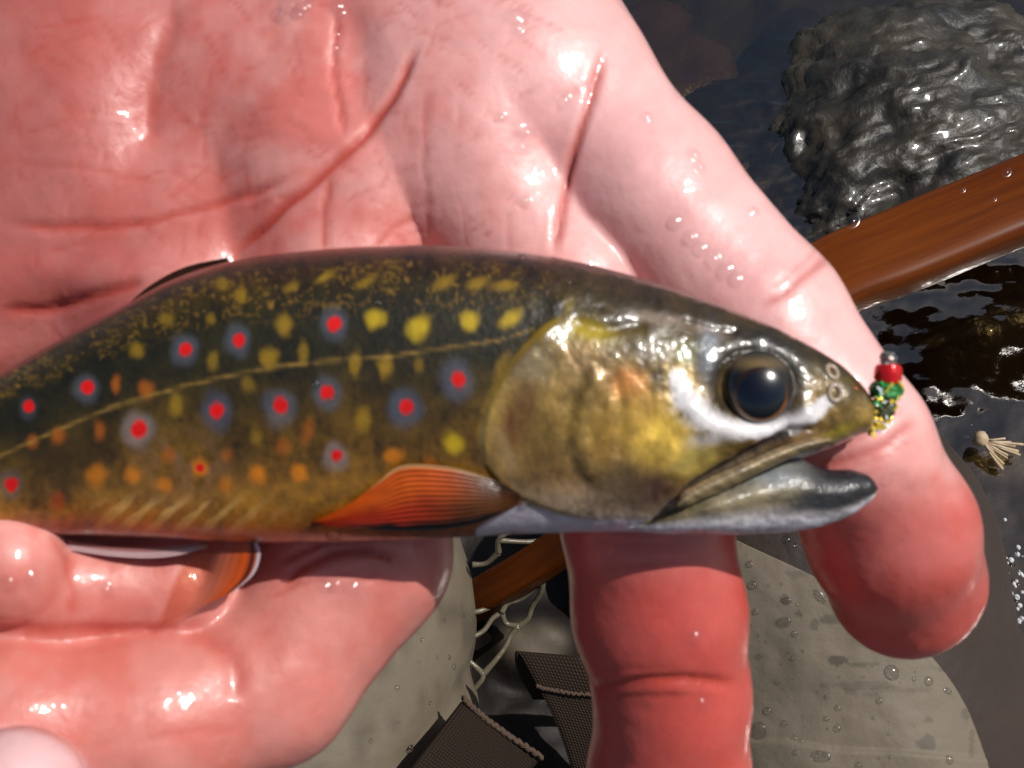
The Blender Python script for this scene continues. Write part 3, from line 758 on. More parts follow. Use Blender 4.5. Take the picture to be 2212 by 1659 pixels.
# eye: eyeball, iris, pupil
ec, en = on_fish(1634, 822)
ec = P(1634, 838, FD - 4.9)
R0 = 3.65
ax_e = np.array([.02, -.22, 1.0]); ax_e /= np.linalg.norm(ax_e)
FRM = frame_to(ax_e)
def cap(r, a0, a1, n=14, seg=48, squash=1.0, colf=None):
    aa = np.linspace(a0, a1, n); ph = np.linspace(0, 2*math.pi, seg, endpoint=False)
    L = np.stack([np.sin(aa)[:, None]*np.cos(ph), np.sin(aa)[:, None]*np.sin(ph), np.cos(aa)[:, None] + 0*ph], -1).reshape(-1, 3)*r
    return L @ FRM * np.array([1, 1, squash]) + ec, grid_faces(n, seg, True)
V, F = cap(R0, 0.02, 2.2, 40, 64, .85)
eu, ev_ = proj(V)
r_ = np.hypot(eu-1634, ev_-852)
EC = np.tile(lin(14, 13, 14), (len(V), 1))
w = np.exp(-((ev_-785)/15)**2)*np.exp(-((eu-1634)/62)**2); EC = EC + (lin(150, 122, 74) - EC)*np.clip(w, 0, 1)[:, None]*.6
w = smooth(78, 92, np.hypot(eu-1634, ev_-838)); EC = EC + (lin(30, 26, 18) - EC)*w[:, None]
eye = mk('eye', V, F[:, ::-1], M['eye'], trout, col=EC)
V, F = cap(R0 + .05, .60, .78, 8, 48, .85)
ic = np.tile(lin(150, 92, 36), (len(V), 1))*(1 + .4*fbm(V[:, 0]*3, V[:, 1]*3, 0, 141, 2))[:, None]*(.06 + .80*smooth(835, 890, proj(V)[1]))[:, None]
mk('iris', V, F[:, ::-1], M['eye'], eye, col=ic)
V, F = cap(R0 + .10, .01, .64, 14, 48, .85)
mk('pupil', V, F[:, ::-1], M['eye'], eye, col=np.tile(lin(8, 14, 24), (len(V), 1)))
M['pale_skin'] = plain('pale_nostril_rim', tuple(lin(170, 150, 130)), .3, coat=.6)
for (u, v, r) in ((1797, 804, .55), (1803, 849, .6)):
    p, n = on_fish(u, v, .02); R = frame_to(n)
    a = np.linspace(0, 2*math.pi, 25)
    ring = np.stack([np.cos(a), 1.25*np.sin(a), 0*a], -1)*r @ R + p
    mk('nostril', *tube(ring, .26, 8, False), M['pale_skin'], trout)

# fins as ribbed sheets with thickness
def fin(name, edge_a, edge_b, depth, colf, nt_=80, ns=90, rays=14, thick=.22, ripple=.10, mat_=None, parent=None, bow=0.0):
    ea = curve(edge_a, nt_); eb = curve(edge_b, nt_)
    s = np.linspace(0, 1, ns)[None, :, None]
    uvp = ea[:, None]*(1-s) + eb[:, None]*s
    tq = np.linspace(0, 1, nt_)[:, None] + 0*s[..., 0]; sq = s[..., 0] + 0*tq
    d = depth(uvp[..., 0], uvp[..., 1], tq, sq)
    V = PA(uvp[..., 0], uvp[..., 1], d)
    V[..., 2] += ripple*np.cos(sq*rays*2*math.pi) + bow*np.sin(sq*math.pi)
    Cc = colf(uvp[..., 0], uvp[..., 1], tq, sq, .5+.5*np.cos(sq*rays*2*math.pi))
    fV = V.reshape(-1, 3); bV = fV.copy(); bV[:, 2] -= thick; n0 = len(fV)
    f1 = grid_faces(nt_, ns); rim = [i*ns for i in range(nt_)] + [(nt_-1)*ns + j for j in range(1, ns)] + [i*ns+ns-1 for i in range(nt_-2, -1, -1)] + [j for j in range(ns-2, 0, -1)]
    f3 = np.array([[rim[k], rim[(k+1) % len(rim)], rim[(k+1) % len(rim)]+n0, rim[k]+n0] for k in range(len(rim))])
    cc_ = np.clip(np.concatenate([Cc.reshape(-1, Cc.shape[-1])]*2), .002, 1)
    return mk(name, np.concatenate([fV, bV]), np.concatenate([f1, f1[:, ::-1]+n0, f3]), mat_ or M['fin'], parent or trout, col=cc_)
def pec_depth(u, v, t, s):
    zz_ = np.array([[on_fish(a, b)[0][2] for a, b in zip(ra[::8], rb[::8])] for ra, rb in zip(u[::8], v[::8])])
    full = np.stack([np.interp(np.arange(u.shape[1]), np.arange(0, u.shape[1], 8), row) for row in zz_])
    full = np.stack([np.interp(np.arange(u.shape[0]), np.arange(0, u.shape[0], 8), full[:, k]) for k in range(u.shape[1])], 1)
    full = np.maximum(full, -FD + 2.0)
    return -(full + .35 + 1.1*np.sin(np.pi*np.clip(t, 0, 1))*.6)
def pec_col(u, v, t, s, ray):
    or1, or2, br, dk_, pl = lin(226, 96, 14), lin(186, 48, 6), lin(104, 58, 18), lin(14, 10, 8), lin(222, 176, 118)
    top_ = smooth(.72, .3, s + .10*fbm(u/40, v/40, 0, 151, 2)); outer = smooth(.22, .55, t)
    C = br + (or2 - br)*outer[..., None]
    C = C + (or1 - C)*(top_*smooth(.12, .5, t))[..., None]
    C = C*(1 - .18*(1-ray)*smooth(1, .3, t))[..., None]*(1 + .3*fbm(u/50, v/20, 0, 153, 2))[..., None]
    C = C + (dk_ - C)*(smooth(.80, .93, s + .05*noise(u/30, v/30, 0, 155))*smooth(.95, .7, t)*smooth(.02, .2, t))[..., None]
    C = C + (pl - C)*(.85*smooth(.07, .025, s)*smooth(.04, .2, t)*smooth(.78, .55, t))[..., None]
    return C*.8
fin('pectoral_fin', [(1122, 1066), (1050, 1030), (960, 1008), (868, 1006), (815, 1042), (760, 1085), (672, 1130)],
    [(1126, 1086), (1060, 1120), (985, 1140), (900, 1146), (830, 1145), (750, 1139), (672, 1134)], pec_depth, pec_col, rays=13, ripple=.06)
# white-edged pelvic fin, spread over the curled finger below the belly
def pel_col(u, v, t, s, ray):
    orr, pink, dk_, wh = lin(196, 78, 12), lin(214, 132, 104), lin(26, 16, 14), lin(206, 190, 196)
    x = 1 - s
    C = pink + (orr - pink)*smooth(.7, .2, x)[..., None]
    C = C*(1 - .08*(1-ray))[..., None]*(1 + .15*fbm(u/30, v/60, 0, 161, 2))[..., None]
    C = C + (dk_ - C)*(np.exp(-((x-.10)/.035)**2))[..., None]
    C = C + (wh - C)*smooth(.055, .03, x)[..., None]
    return np.concatenate([C, (.02 + .85*smooth(.7, .15, x))[..., None]], -1)
m, nt, b = mat('clear_fin_membrane')
a = nd(nt, 'ShaderNodeAttribute'); a.attribute_name = 'Col'
nt.links.new(a.outputs['Color'], b.inputs['Base Color']); b.inputs['Roughness'].default_value = .3; b.inputs['Coat Weight'].default_value = .5
tr = nd(nt, 'ShaderNodeBsdfTransparent'); tr.inputs[0].default_value = (.95, .86, .8, 1); mxs = nd(nt, 'ShaderNodeMixShader'); nt.links.new(a.outputs['Alpha'], mxs.inputs[0])
nt.links.new(tr.outputs[0], mxs.inputs[1]); nt.links.new(b.outputs[0], mxs.inputs[2]); nt.links.new(mxs.outputs[0], nt.nodes['Material Output'].inputs['Surface'])
M['clear_fin'] = m
fin('pelvic_fin', [(440, 1164), (395, 1230), (365, 1300), (348, 1352)], [(552, 1162), (562, 1198), (548, 1240), (508, 1276)],
    lambda u, v, t, s: 137.5 + .1*smooth(0, .5, t) + .3*t - .5*s, pel_col, rays=9, ripple=.02, thick=.12, mat_=M['clear_fin'])
fin('pelvic_fin', [(446, 1170), (350, 1182), (250, 1182), (140, 1168)], [(446, 1186), (350, 1204), (250, 1202), (150, 1188)],
    lambda u, v, t, s: 137.6 - .4*t + 0*s, lambda u, v, t, s, r: lin(150, 96, 92) + 0*s[..., None] + (lin(186, 156, 156) - lin(150, 96, 92))*smooth(.2, .6, s)[..., None], rays=3, ripple=.05, thick=.15)
# dark folded dorsal fin against the palm
fin('dorsal_fin', [(262, 676), (330, 636), (400, 602), (500, 575)], [(272, 660), (330, 613), (400, 577), (490, 556)],
    lambda u, v, t, s: FD + 2.2 + 2.2*s + 0*t, lambda u, v, t, s, r: lin(44, 24, 14) + 0*s[..., None] + (lin(90, 56, 34) - lin(44, 24, 14))*(r*.4)[..., None], rays=10, ripple=.1, thick=.3)
# tail fin beyond the picture's edge
fin('tail_fin', [(-1480, 1650), (-1650, 1660), (-1850, 1600), (-1960, 1570)], [(-1480, 1755), (-1600, 1850), (-1740, 1980), (-1800, 2060)],
    lambda u, v, t, s: FD + 0*s, lambda u, v, t, s, r: lin(120, 70, 30)*(.5+.5*r)[..., None] + 0*s[..., None], rays=14, ripple=.15, thick=.3)
# water drops on the trout; clear beads added on the hand as sun glints
m, nt, b = mat('water_drop')
nt.nodes.remove(b)
tr = nd(nt, 'ShaderNodeBsdfTransparent'); tr.inputs[0].default_value = (.93, .93, .93, 1)
rf = nd(nt, 'ShaderNodeBsdfRefraction'); rf.inputs['IOR'].default_value = 1.33; rf.inputs['Roughness'].default_value = 0
gl = nd(nt, 'ShaderNodeBsdfGlossy'); gl.inputs['Roughness'].default_value = .18
m1 = nd(nt, 'ShaderNodeMixShader'); m1.inputs[0].default_value = .45; m2 = nd(nt, 'ShaderNodeMixShader')
nt.links.new(tr.outputs[0], m1.inputs[1]); nt.links.new(rf.outputs[0], m1.inputs[2])
nt.links.new(schlick(nt, .03), m2.inputs[0]); nt.links.new(m1.outputs[0], m2.inputs[1]); nt.links.new(gl.outputs[0], m2.inputs[2])
nt.links.new(m2.outputs[0], nt.nodes['Material Output'].inputs['Surface'])
M['drop'] = m
def drop_mesh(seg=14, n=6):
    a = np.linspace(0, math.pi/2, n); ph = np.linspace(0, 2*math.pi, seg, endpoint=False)
    x = np.sin(a); V = [(0, 0, 1.0)]
    for k in range(1, n):
        for p_ in ph: V.append((x[k]*math.cos(p_), x[k]*math.sin(p_), math.cos(a[k])))
    for p_ in ph: V.append((.86*math.cos(p_), .86*math.sin(p_), -.18))
    V.append((0, 0, -.18))
    F = [(0, 1+k, 1+(k+1) % seg) for k in range(seg)]
    for r in range(n-1):
        o = 1 + r*seg
        F += [(o+k, o+seg+k, o+seg+(k+1) % seg, o+(k+1) % seg) for k in range(seg)]
    l = len(V)-1
    F += [(l, l-seg+(k+1) % seg, l-seg+k) for k in range(seg)]
    return np.array(V), F
dV, dF = drop_mesh()
drop_me = bpy.data.meshes.new('water_drop')
drop_me.from_pydata([tuple(p) for p in dV], [], dF); drop_me.update()
drop_me.polygons.foreach_set('use_smooth', np.ones(len(drop_me.polygons), bool)); drop_me.materials.append(M['drop'])
def drop(parent, p, n, r, tall=.55, ratio=1.0, ang=0.0):
    R = frame_to(n); x = R[0]*math.cos(ang) + R[1]*math.sin(ang); y = np.cross(R[2], x)
    def wd(v): return v[0]*AXR + v[1]*AXU + v[2]*AXB
    Mx = Matrix.Identity(4); s = r*.001
    for k, (c, f) in enumerate(((x, s*ratio), (y, s), (R[2], s*tall))):
        w_ = wd(c)*f
        for q in range(3): Mx[q][k] = w_[q]
    w_ = toW(np.asarray(p)[None])[0] - np.array(parent.location)
    for q in range(3): Mx[q][3] = w_[q]
    o = bpy.data.objects.new('water_drop', drop_me); COL.objects.link(o); o.parent = parent; o.matrix_basis = Mx
    return o
for (u, v, r) in [(682, 829, .42), (1142, 1082, .42), (1128, 556, .5), (720, 1158, .75), (818, 655, .35), (1230, 610, .35)]:
    p, n = on_fish(u, v); drop(trout, p, n, r, .7)
hand_bvh = BVHTree.FromPolygons([tuple(p) for p in HV2[:, :]], [tuple(f) for f in HQ.tolist()])
def on_hand(u, v):
    d = P(u, v, 1.0); h = hand_bvh.ray_cast(Vector((0, 0, 0)), Vector(d/np.linalg.norm(d)))
    if h[0] is None: return None
    n = np.array(h[1]); return np.array(h[0]), (n if n[2] > 0 else -n)
HAND_GLINTS = [(620, 12, .9), (655, 14, .7), (600, 30, .6), (640, 32, .5), (727, 16, .5), (727, 75, .5), (726, 106, .7), (735, 30, .4), (806, 24, .55), (830, 38, .45), (812, 60, .5), (884, 54, .5), (878, 78, .4), (905, 122, .45), (926, 160, .35),
      (1110, 38, .8), (1118, 62, .4), (1080, 257, .4), (1284, 185, .5), (1218, 220, .5), (1395, 252, .45), (1500, 335, .5), (1512, 362, .4), (1134, 435, .3), (1628, 458, .4),
      (20, 1262, .5), (70, 1248, .4), (40, 1290, .6), (75, 1262, .5), (78, 1290, .4), (230, 1275, .35), (1478, 1430, .8), (1502, 1380, .5), (1520, 1495, .5), (1518, 1525, .6), (1915, 1035, .45), (1925, 1050, .35), (1900, 1045, .3),
      (700, 1270, .4), (722, 1268, .4), (760, 1272, .35), (800, 1190, .3)]
m, nt, b = mat('thin_water_bead')
nt.nodes.remove(b)
tr = nd(nt, 'ShaderNodeBsdfTransparent'); tr.inputs[0].default_value = (.99, .99, .99, 1)
gl = nd(nt, 'ShaderNodeBsdfGlossy'); gl.inputs['Roughness'].default_value = .20
m2 = nd(nt, 'ShaderNodeMixShader')
nt.links.new(schlick(nt, .05), m2.inputs[0]); nt.links.new(tr.outputs[0], m2.inputs[1]); nt.links.new(gl.outputs[0], m2.inputs[2])
nt.links.new(m2.outputs[0], nt.nodes['Material Output'].inputs['Surface'])
M['bead'] = m
rr_ = np.linspace(0, 1, 9)[1:]; ph_ = np.linspace(0, 2*math.pi, 18, endpoint=False)
bv_ = [(0, 0, 1.0)] + [(r_*math.cos(a_), r_*math.sin(a_), (1 - r_*r_)**2 - .06*r_) for r_ in rr_ for a_ in ph_]
bf_ = [(0, 1+k, 1+(k+1) % 18) for k in range(18)] + [(1+q*18+k, 1+(q+1)*18+k, 1+(q+1)*18+(k+1) % 18, 1+q*18+(k+1) % 18) for q in range(7) for k in range(18)]
bead_me = bpy.data.meshes.new('water_bead'); bead_me.from_pydata(bv_, [], bf_); bead_me.update()
bead_me.polygons.foreach_set('use_smooth', np.ones(len(bead_me.polygons), bool)); bead_me.materials.append(M['bead'])
HALF = LC + np.array([0, 0, 1.0]); HALF /= np.linalg.norm(HALF)
HAND_GLINTS += [(1490, 515, .6), (1512, 540, .6), (1540, 562, .7), (1566, 584, .6), (1588, 604, .5), (1125, 275, .8), (1140, 290, .7), (1128, 320, .6), (1455, 480, .6), (1545, 600, .6), (612, 40, .6), (648, 20, .6), (800, 90, .6)]
for (u, v, r) in HAND_GLINTS:  # beads added where the wet skin should sparkle
    h = on_hand(u, v)
    if h and h[1] @ HALF > .84:
        o = drop(hand, h[0], h[1], .55 + .75*r, .36, 1 + .3*random.random(), random.random()*3); o.data = bead_me

# ------------------------------------------------------------------ the fishing fly at the trout's snout
fly = thing('fishing_fly', 'tiny beaded fishing fly with red and green bands hooked at the snout of the trout', 'fishing fly', P(1905, 930, FD-1))
M['silver'] = plain('silver_bead', (.8, .78, .75), .15, 1.0)
M['redm'] = plain('red_glass_bead', (.75, .01, .01), .12, .35, coat=1.0)
M['green'] = plain('green_thread', (.03, .22, .05), .35, .3, bumps=((4000, .5, .0003),))
M['gold'] = plain('gold_tinsel', (.85, .60, .06), .25, .35)
M['tin'] = plain('silver_tinsel', (.75, .78, .80), .25, .4)
M['steel'] = plain('hook_steel', (.25, .22, .18), .3, 1.0)
fx = curve([(1918, 752), (1919, 790), (1914, 850), (1903, 890), (1886, 920)], 40)
def fly_seg(name, v0, v1, rmax, mt, bulge=.5, rough_=.06, seed=0):
    k = (fx[:, 1] >= v0) & (fx[:, 1] <= v1); c = fx[k]
    t = np.linspace(-1, 1, 18); cu = np.interp((t+1)/2, np.linspace(0, 1, len(c)), c[:, 0]); cv = np.linspace(v0, v1, 18)
    r = rmax*((1-bulge) + bulge*np.sqrt(np.clip(1-t*t, 0, 1)))
    V, F = tube(PA(cu, cv, FD-1.0), np.maximum(r, .08), 26)
    V = V + rmax*rough_*np.stack([noise(V[:, 0]*4, V[:, 1]*4, V[:, 2]*4, seed+q) for q in range(3)], -1)
    return mk(name, V, F, mt, fly)
fly_seg('silver_bead', 762, 790, .72, plain('dull_silver', (.32, .30, .28), .3, .7), .4, .35, 3)
fly_seg('red_bead', 787, 830, 1.36, M['redm'], .22, .05, 7)
fly_seg('green_band', 827, 862, 1.62, M['green'], .3, .14, 11)
fly_seg('body', 858, 905, 1.25, plain('grey_green_dubbing', (.10, .11, .05), .6, bumps=((2500, 1, .0006),)), .6, .25, 13)
M['tinsel_green'] = plain('green_tinsel', (.05, .45, .10), .25, .3)
for k in range(64):
    f_ = rng.random(); u0 = 1918 - 44*max(0, f_-.25) + rng.normal(0, 15); v0 = 832 + 96*f_ + rng.normal(0, 5)
    n_ = np.array([rng.normal(.3, .3), rng.normal(.25, .3), 1.0]); Rr = frame_to(n_); a_ = rng.uniform(0, 3.1); L, W = rng.uniform(.3, .8), rng.uniform(.10, .2)
    x_ = Rr[0]*math.cos(a_) + Rr[1]*math.sin(a_); y_ = np.cross(Rr[2], x_)
    q = P(u0, v0, FD - 2.45 + 1.3*f_ - .3*rng.random())
    V = np.array([q + x_*i*L + y_*j*W - Rr[2]*z_ for z_ in (0, .06) for i, j in ((-1, -1), (1, -1), (1, 1), (-1, 1))])
    F = [(0, 1, 2, 3), (7, 6, 5, 4), (0, 4, 5, 1), (1, 5, 6, 2), (2, 6, 7, 3), (3, 7, 4, 0)]
    mk('tinsel', V, F, [M['gold'], M['tin'], M['tinsel_green'] if f_ < .4 else M['gold']][k % 3], fly, smooth_=False)
mk('hook', *tube(curve([P(1918, 760, FD-1), P(1912, 850, FD-.6), P(1892, 912, FD-.3), P(1868, 925, FD-.8), P(1850, 915, FD-2.0)], 30), .09, 8), M['steel'], fly)

# ------------------------------------------------------------------ the landing net: wooden frame and rubber netting
m, nt, b = mat('varnished_wood')
v = coords(nt, (9, 9, 9))
at = nd(nt, 'ShaderNodeAttribute'); at.attribute_name = 'Pos'
mp = nd(nt, 'ShaderNodeMapping'); mp.inputs['Scale'].default_value = (14, 260, 260); nt.links.new(at.outputs['Vector'], mp.inputs['Vector'])
g1 = tnoise(nt, mp.outputs['Vector'], 1.0, 6, .6)
rp = nd(nt, 'ShaderNodeValToRGB')
rp.color_ramp.elements[0].position = .34; rp.color_ramp.elements[0].color = (.085, .016, .0005, 1)
rp.color_ramp.elements[1].position = .66; rp.color_ramp.elements[1].color = (.150, .033, .0010, 1)
nt.links.new(g1, rp.inputs['Fac']); nt.links.new(rp.outputs['Color'], b.inputs['Base Color'])
b.inputs['Roughness'].default_value = .38; b.inputs['Coat Weight'].default_value = .2; b.inputs['Coat Roughness'].default_value = .05; b.inputs['Specular IOR Level'].default_value = .08
bn = bump(nt, g1, .12, .0006); nt.links.new(bn, b.inputs['Normal'])
M['wood'] = m
net = thing('landing_net', 'wooden landing net with varnished handle and pale rubber netting behind the hand', 'landing net', P(1600, 900, 440))
# centre line of handle + near side of the hoop: (u, v, depth mm, half width px, half height px)
hp = [(3300, 30, 470, 92, 50), (2700, 235, 462, 92, 50), (2212, 432, 448, 92, 50), (1960, 536, 436, 92, 50), (1780, 612, 424, 86, 48), (1600, 740, 404, 66, 42), (1460, 900, 384, 48, 36), (1330, 1075, 384, 40, 34), (1200, 1190, 398, 40, 34), (1040, 1290, 416, 40, 34), (930, 1345, 448, 40, 34), (760, 1400, 500, 40, 34)]
h2 = curve(np.array(hp, float), 160)
path = PA(h2[:, 0], h2[:, 1], h2[:, 2])
T = np.gradient(path, axis=0); T /= np.linalg.norm(T, axis=1, keepdims=True)
sec = []
for a in np.linspace(0, 2*math.pi, 40, endpoint=False):
    c, s_ = math.cos(a), math.sin(a); e = .42
    sec.append((np.sign(c)*abs(c)**e, np.sign(s_)*abs(s_)**e))
sec = np.array(sec)
tilt = math.radians(-28)                                # the flat face looks up, the narrow face towards the viewer's feet
V = []; UVs = []; arc = np.concatenate([[0], np.cumsum(np.linalg.norm(np.diff(path, axis=0), axis=1))])
for i in range(160):
    side_ = np.cross(T[i], np.array([0, 0, 1.0])); side_ /= np.linalg.norm(side_); upv = np.cross(side_, T[i])
    a_, b_ = side_*math.cos(tilt) + upv*math.sin(tilt), -side_*math.sin(tilt) + upv*math.cos(tilt)
    kx = h2[i, 3]*KP*h2[i, 2]; ky = h2[i, 4]*KP*h2[i, 2]
    for s_ in sec:
        V.append(path[i] + a_*s_[0]*kx + b_*s_[1]*ky); UVs.append((arc[i]*.001*1.0, s_[0]*kx*.001, s_[1]*ky*.001))
F = [tuple(f) for f in grid_faces(160, 40, True)] + [tuple(range(39, -1, -1)), tuple(159*40+k for k in range(40))]
mk('frame', np.array(V), F, M['wood'], net, uv=np.array(UVs))
for (u, v, r) in ((1842, 478, 1.9), (2175, 372, 1.3), (2080, 410, .8), (2148, 430, .7)):
    dd = interp(u, [(1780, 424), (1960, 436), (2212, 448)]) - 11.0
    drop(net, P(u, v, dd), np.array([0, .35, 1.0]), r, .35, 1.5, .9).data = bead_me
M['rubber'] = plain('clear_rubber_netting', (.11, .09, .055), .35, coat=.4, bumps=((300, .4, .001),), color2=(.16, .135, .09), cscale=120)
def nz(x, y): return (864 + x*.3326, 1107 + y*.3326)
strands = [[(1130, 150), (1092, 250), (1100, 330), (1010, 370), (930, 430)], [(930, 430), (880, 490), (790, 560), (700, 590), (660, 650)], [(930, 430), (915, 520), (860, 610), (830, 690), (770, 740)], [(660, 650), (690, 720), (770, 740)],
           [(660, 650), (600, 690), (540, 770), (430, 830)], [(770, 740), (720, 800), (680, 880), (620, 960), (540, 1050)], [(540, 1050), (490, 1000), (440, 960)], [(700, 590), (620, 600), (520, 640), (400, 660)], [(430, 830), (420, 900), (440, 960)],
           [(540, 1050), (530, 1090), (470, 1160)], [(1130, 150), (1000, 120), (900, 60)], [(880, 60), (700, 130), (640, 180), (640, 260)], [(640, 260), (560, 330), (470, 340)], [(640, 180), (780, 190), (900, 190)], [(300, 700), (400, 660), (430, 830)], [(300, 1000), (440, 960)], [(300, 1000), (300, 700)]]
for k, s_ in enumerate(strands):
    q = [P(*nz(x, y), 403 + 5*math.sin(x*.006 + k*.1)*math.cos(y*.005) + .010*(y-400)) for x, y in s_]
    c = curve(q, 22)
    r = np.full(22, .74); r += .25*np.abs(np.linspace(-1, 1, 22))**3
    mk('netting_strand', *tube(c, r*(.92 + .16*rng.random()), 10), M['rubber'], net)

# ------------------------------------------------------------------ the waders: two legs, knee patch, straps
waders = thing('waders', 'olive grey waterproof waders with dark brown trim, beaded with water drops', 'waders', P(1500, 1750, 470))
WF = Field((-330, -330, -620), (260, 60, -300), 5.0)
def wprim(A, pts, k):
    for (u, v, d, r), (u2, v2, d2, r2) in zip(pts[:-1], pts[1:]):
        WF.cone(A, P(u, v, d), P(u2, v2, d2), r*KP*d, r2*KP*d2, k)
def leg(name, pts, colf, folds, k=12):
    A = WF.new(); wprim(A, pts, k)
    V, Q = WF.mesh(A); N = vnormals(V, Q); u, v = proj(V)
    dsp = folds(u, v)
    V = V + N*dsp[:, None]
    # one smoothing + refinement pass by averaging keeps the cloth soft
    o = mk(name, V, Q, M['wader'], waders, col=colf(u, v))
    sm = o.modifiers.new('soft', 'SUBSURF'); sm.levels = 1; sm.render_levels = 1
    return o, V, Q
olive = lin(112, 101, 85); brown = lin(50, 38, 31)
def stain(u, v, seed): return fbm(u/60, v/40, 0, seed, 4)
def lcol(u, v):
    c = olive*(1 + .18*fbm(u/150, v/150, 0, 171, 3))[:, None]
    return np.clip(c + (olive*.5 - c)*smooth(.22, .30, stain(u, v, 173))[:, None]*.6, .01, 1)
lo_, LV, LQ = leg('leg', [(566, 1330, 412, 460), (520, 1560, 408, 490), (400, 2150, 420, 520)], lcol,
                  lambda u, v: 2.0*fbm(u/190, v/120, 0, 181, 3) - 3.0*np.exp(-(polydist(u, v, [(880, 1659), (960, 1540), (1040, 1440)])[0]/14)**2))
def rcol(u, v): return np.clip(brown*(1 + .25*fbm(u/120, v/120, 0, 191, 3))[:, None], .01, 1)
ro_, RV, RQ = leg('leg', [(1600, 1075, 456, 400), (1690, 1250, 448, 440), (1785, 1600, 440, 435), (1860, 2200, 450, 450)], rcol, lambda u, v: 1.6*fbm(u/170, v/170, 0, 193, 3))
def mk_bvh(V, Q): return BVHTree.FromPolygons([tuple(p) for p in V], [tuple(f) for f in Q.tolist()])
lbvh, rbvh = mk_bvh(LV, LQ), mk_bvh(RV, RQ)
def on(b, u, v):
    d = P(u, v, 1.0); h = b.ray_cast(Vector((0, 0, 0)), Vector(d/np.linalg.norm(d)))
    if h[0] is None: return None
    n = np.array(h[1]); return np.array(h[0]), (n if n[2] > 0 else -n)
# knee patch following the right leg
RB = [(1100, 1480), (1150, 1560), (1235, 1738), (1290, 1850), (1360, 1950), (1440, 2032), (1520, 2085), (1600, 2118), (1659, 2138), (1800, 2168), (1860, 2172)]
vs = np.linspace(1112, 1850, 150); ns = 130
PV = []; PU = []
for v_ in vs:
    u1 = float(spline(np.array(v_), RB)); u0 = min(1430, u1 - 30)
    for s_ in np.linspace(0, 1, ns):
        u_ = u0 + (u1-u0)*s_
        PV.append((u_, v_))
PV = np.array(PV)
hit = [on(rbvh, a, b_) for a, b_ in PV]
good = np.array([h is not None for h in hit])
zv = np.array([h[0][2] if h else np.nan for h in hit]).reshape(150, ns)
for r in range(150):
    row = zv[r]; ok = ~np.isnan(row)
    if ok.any(): zv[r] = np.interp(np.arange(ns), np.arange(ns)[ok], row[ok])
for _ in range(25):                                     # cloth is smoother than the sampled leg
    zz_ = np.pad(zv, 1, mode='edge'); zv = (zz_[:-2, 1:-1] + zz_[2:, 1:-1] + zz_[1:-1, :-2] + zz_[1:-1, 2:] + 2*zv)/6
pz = zv + 1.5 + 1.1*fbm(PV[:, 0].reshape(150, ns)/90, PV[:, 1].reshape(150, ns)/90, 0, 201, 3)*.5
pu_, pv_ = PV[:, 0].reshape(150, ns), PV[:, 1].reshape(150, ns)
dl, tl = polydist(pu_, pv_, [(1560, 1596), (1700, 1600), (1800, 1618), (1950, 1625), (2140, 1640)])
pz += .9*smooth(-6, 6, pv_ - np.interp(pu_, [1560, 1700, 1800, 1950, 2140], [1596, 1600, 1618, 1625, 1640]))
s_arr = np.tile(np.linspace(0, 1, ns), (150, 1)); pz -= 1.3*smooth(.985, 1.0, s_arr)
VP = PA(pu_, pv_, -pz).reshape(-1, 3)
pc = olive*1.06*(1 + .14*fbm(pu_/130, pv_/130, 0, 203, 4))[..., None]
def wet(u, v, rx, ry, w, a=0, seed=0):
    global pc
    x = (pu_-u)*math.cos(a) + (pv_-v)*math.sin(a); y = -(pu_-u)*math.sin(a) + (pv_-v)*math.cos(a)
    g = smooth(1.05, .9, np.hypot(x/rx, y/ry) + .9*fbm(pu_/22, pv_/22, 0, 211+seed, 4))
    pc = pc + (olive*.42 - pc)*(w*g)[..., None]
for k, (x, y, rx, ry, w) in enumerate([(400, 570, 22, 16, .7), (380, 710, 28, 20, .35), (580, 720, 24, 22, .6), (740, 960, 44, 18, .85), (700, 690, 40, 18, .6), (480, 660, 14, 10, .6), (470, 400, 50, 18, .4), (900, 1120, 150, 18, .35), (1100, 1150, 130, 14, .3),
                                       (1310, 1500, 30, 26, .6), (1320, 1345, 14, 10, .5), (1560, 1310, 14, 16, .5), (1650, 1240, 12, 40, .4), (1600, 1500, 14, 60, .4), (1680, 1400, 10, 50, .4), (215, 940, 18, 10, .5), (810, 1160, 20, 14, .4), (900, 990, 60, 9, .5), (1410, 1020, 16, 10, .4), (950, 1190, 30, 10, .3)]):
    wet(1566 + x*.3327, 1107 + y*.3327, rx*.55, ry*.6, w, 0, k)
fpv = grid_faces(150, ns)
n0 = len(VP); bk = VP.copy(); bk[:, 2] -= 2.2
rim = [i*ns for i in range(150)] + [149*ns + j for j in range(1, ns)] + [i*ns+ns-1 for i in range(148, -1, -1)] + [j for j in range(ns-2, 0, -1)]
f3 = np.array([[rim[k], rim[(k+1) % len(rim)], rim[(k+1) % len(rim)]+n0, rim[k]+n0] for k in range(len(rim))])
pcf = np.clip(pc.reshape(-1, 3), .01, 1)
kp = mk('knee_patch', np.concatenate([VP, bk]), np.concatenate([fpv[:, ::-1], fpv + n0, f3]), M['wader'], waders, col=np.concatenate([pcf, pcf]))
kp['label'] = 'lighter grey knee patch with a curved edge, wet with drops'
pbvh = mk_bvh(VP, fpv)
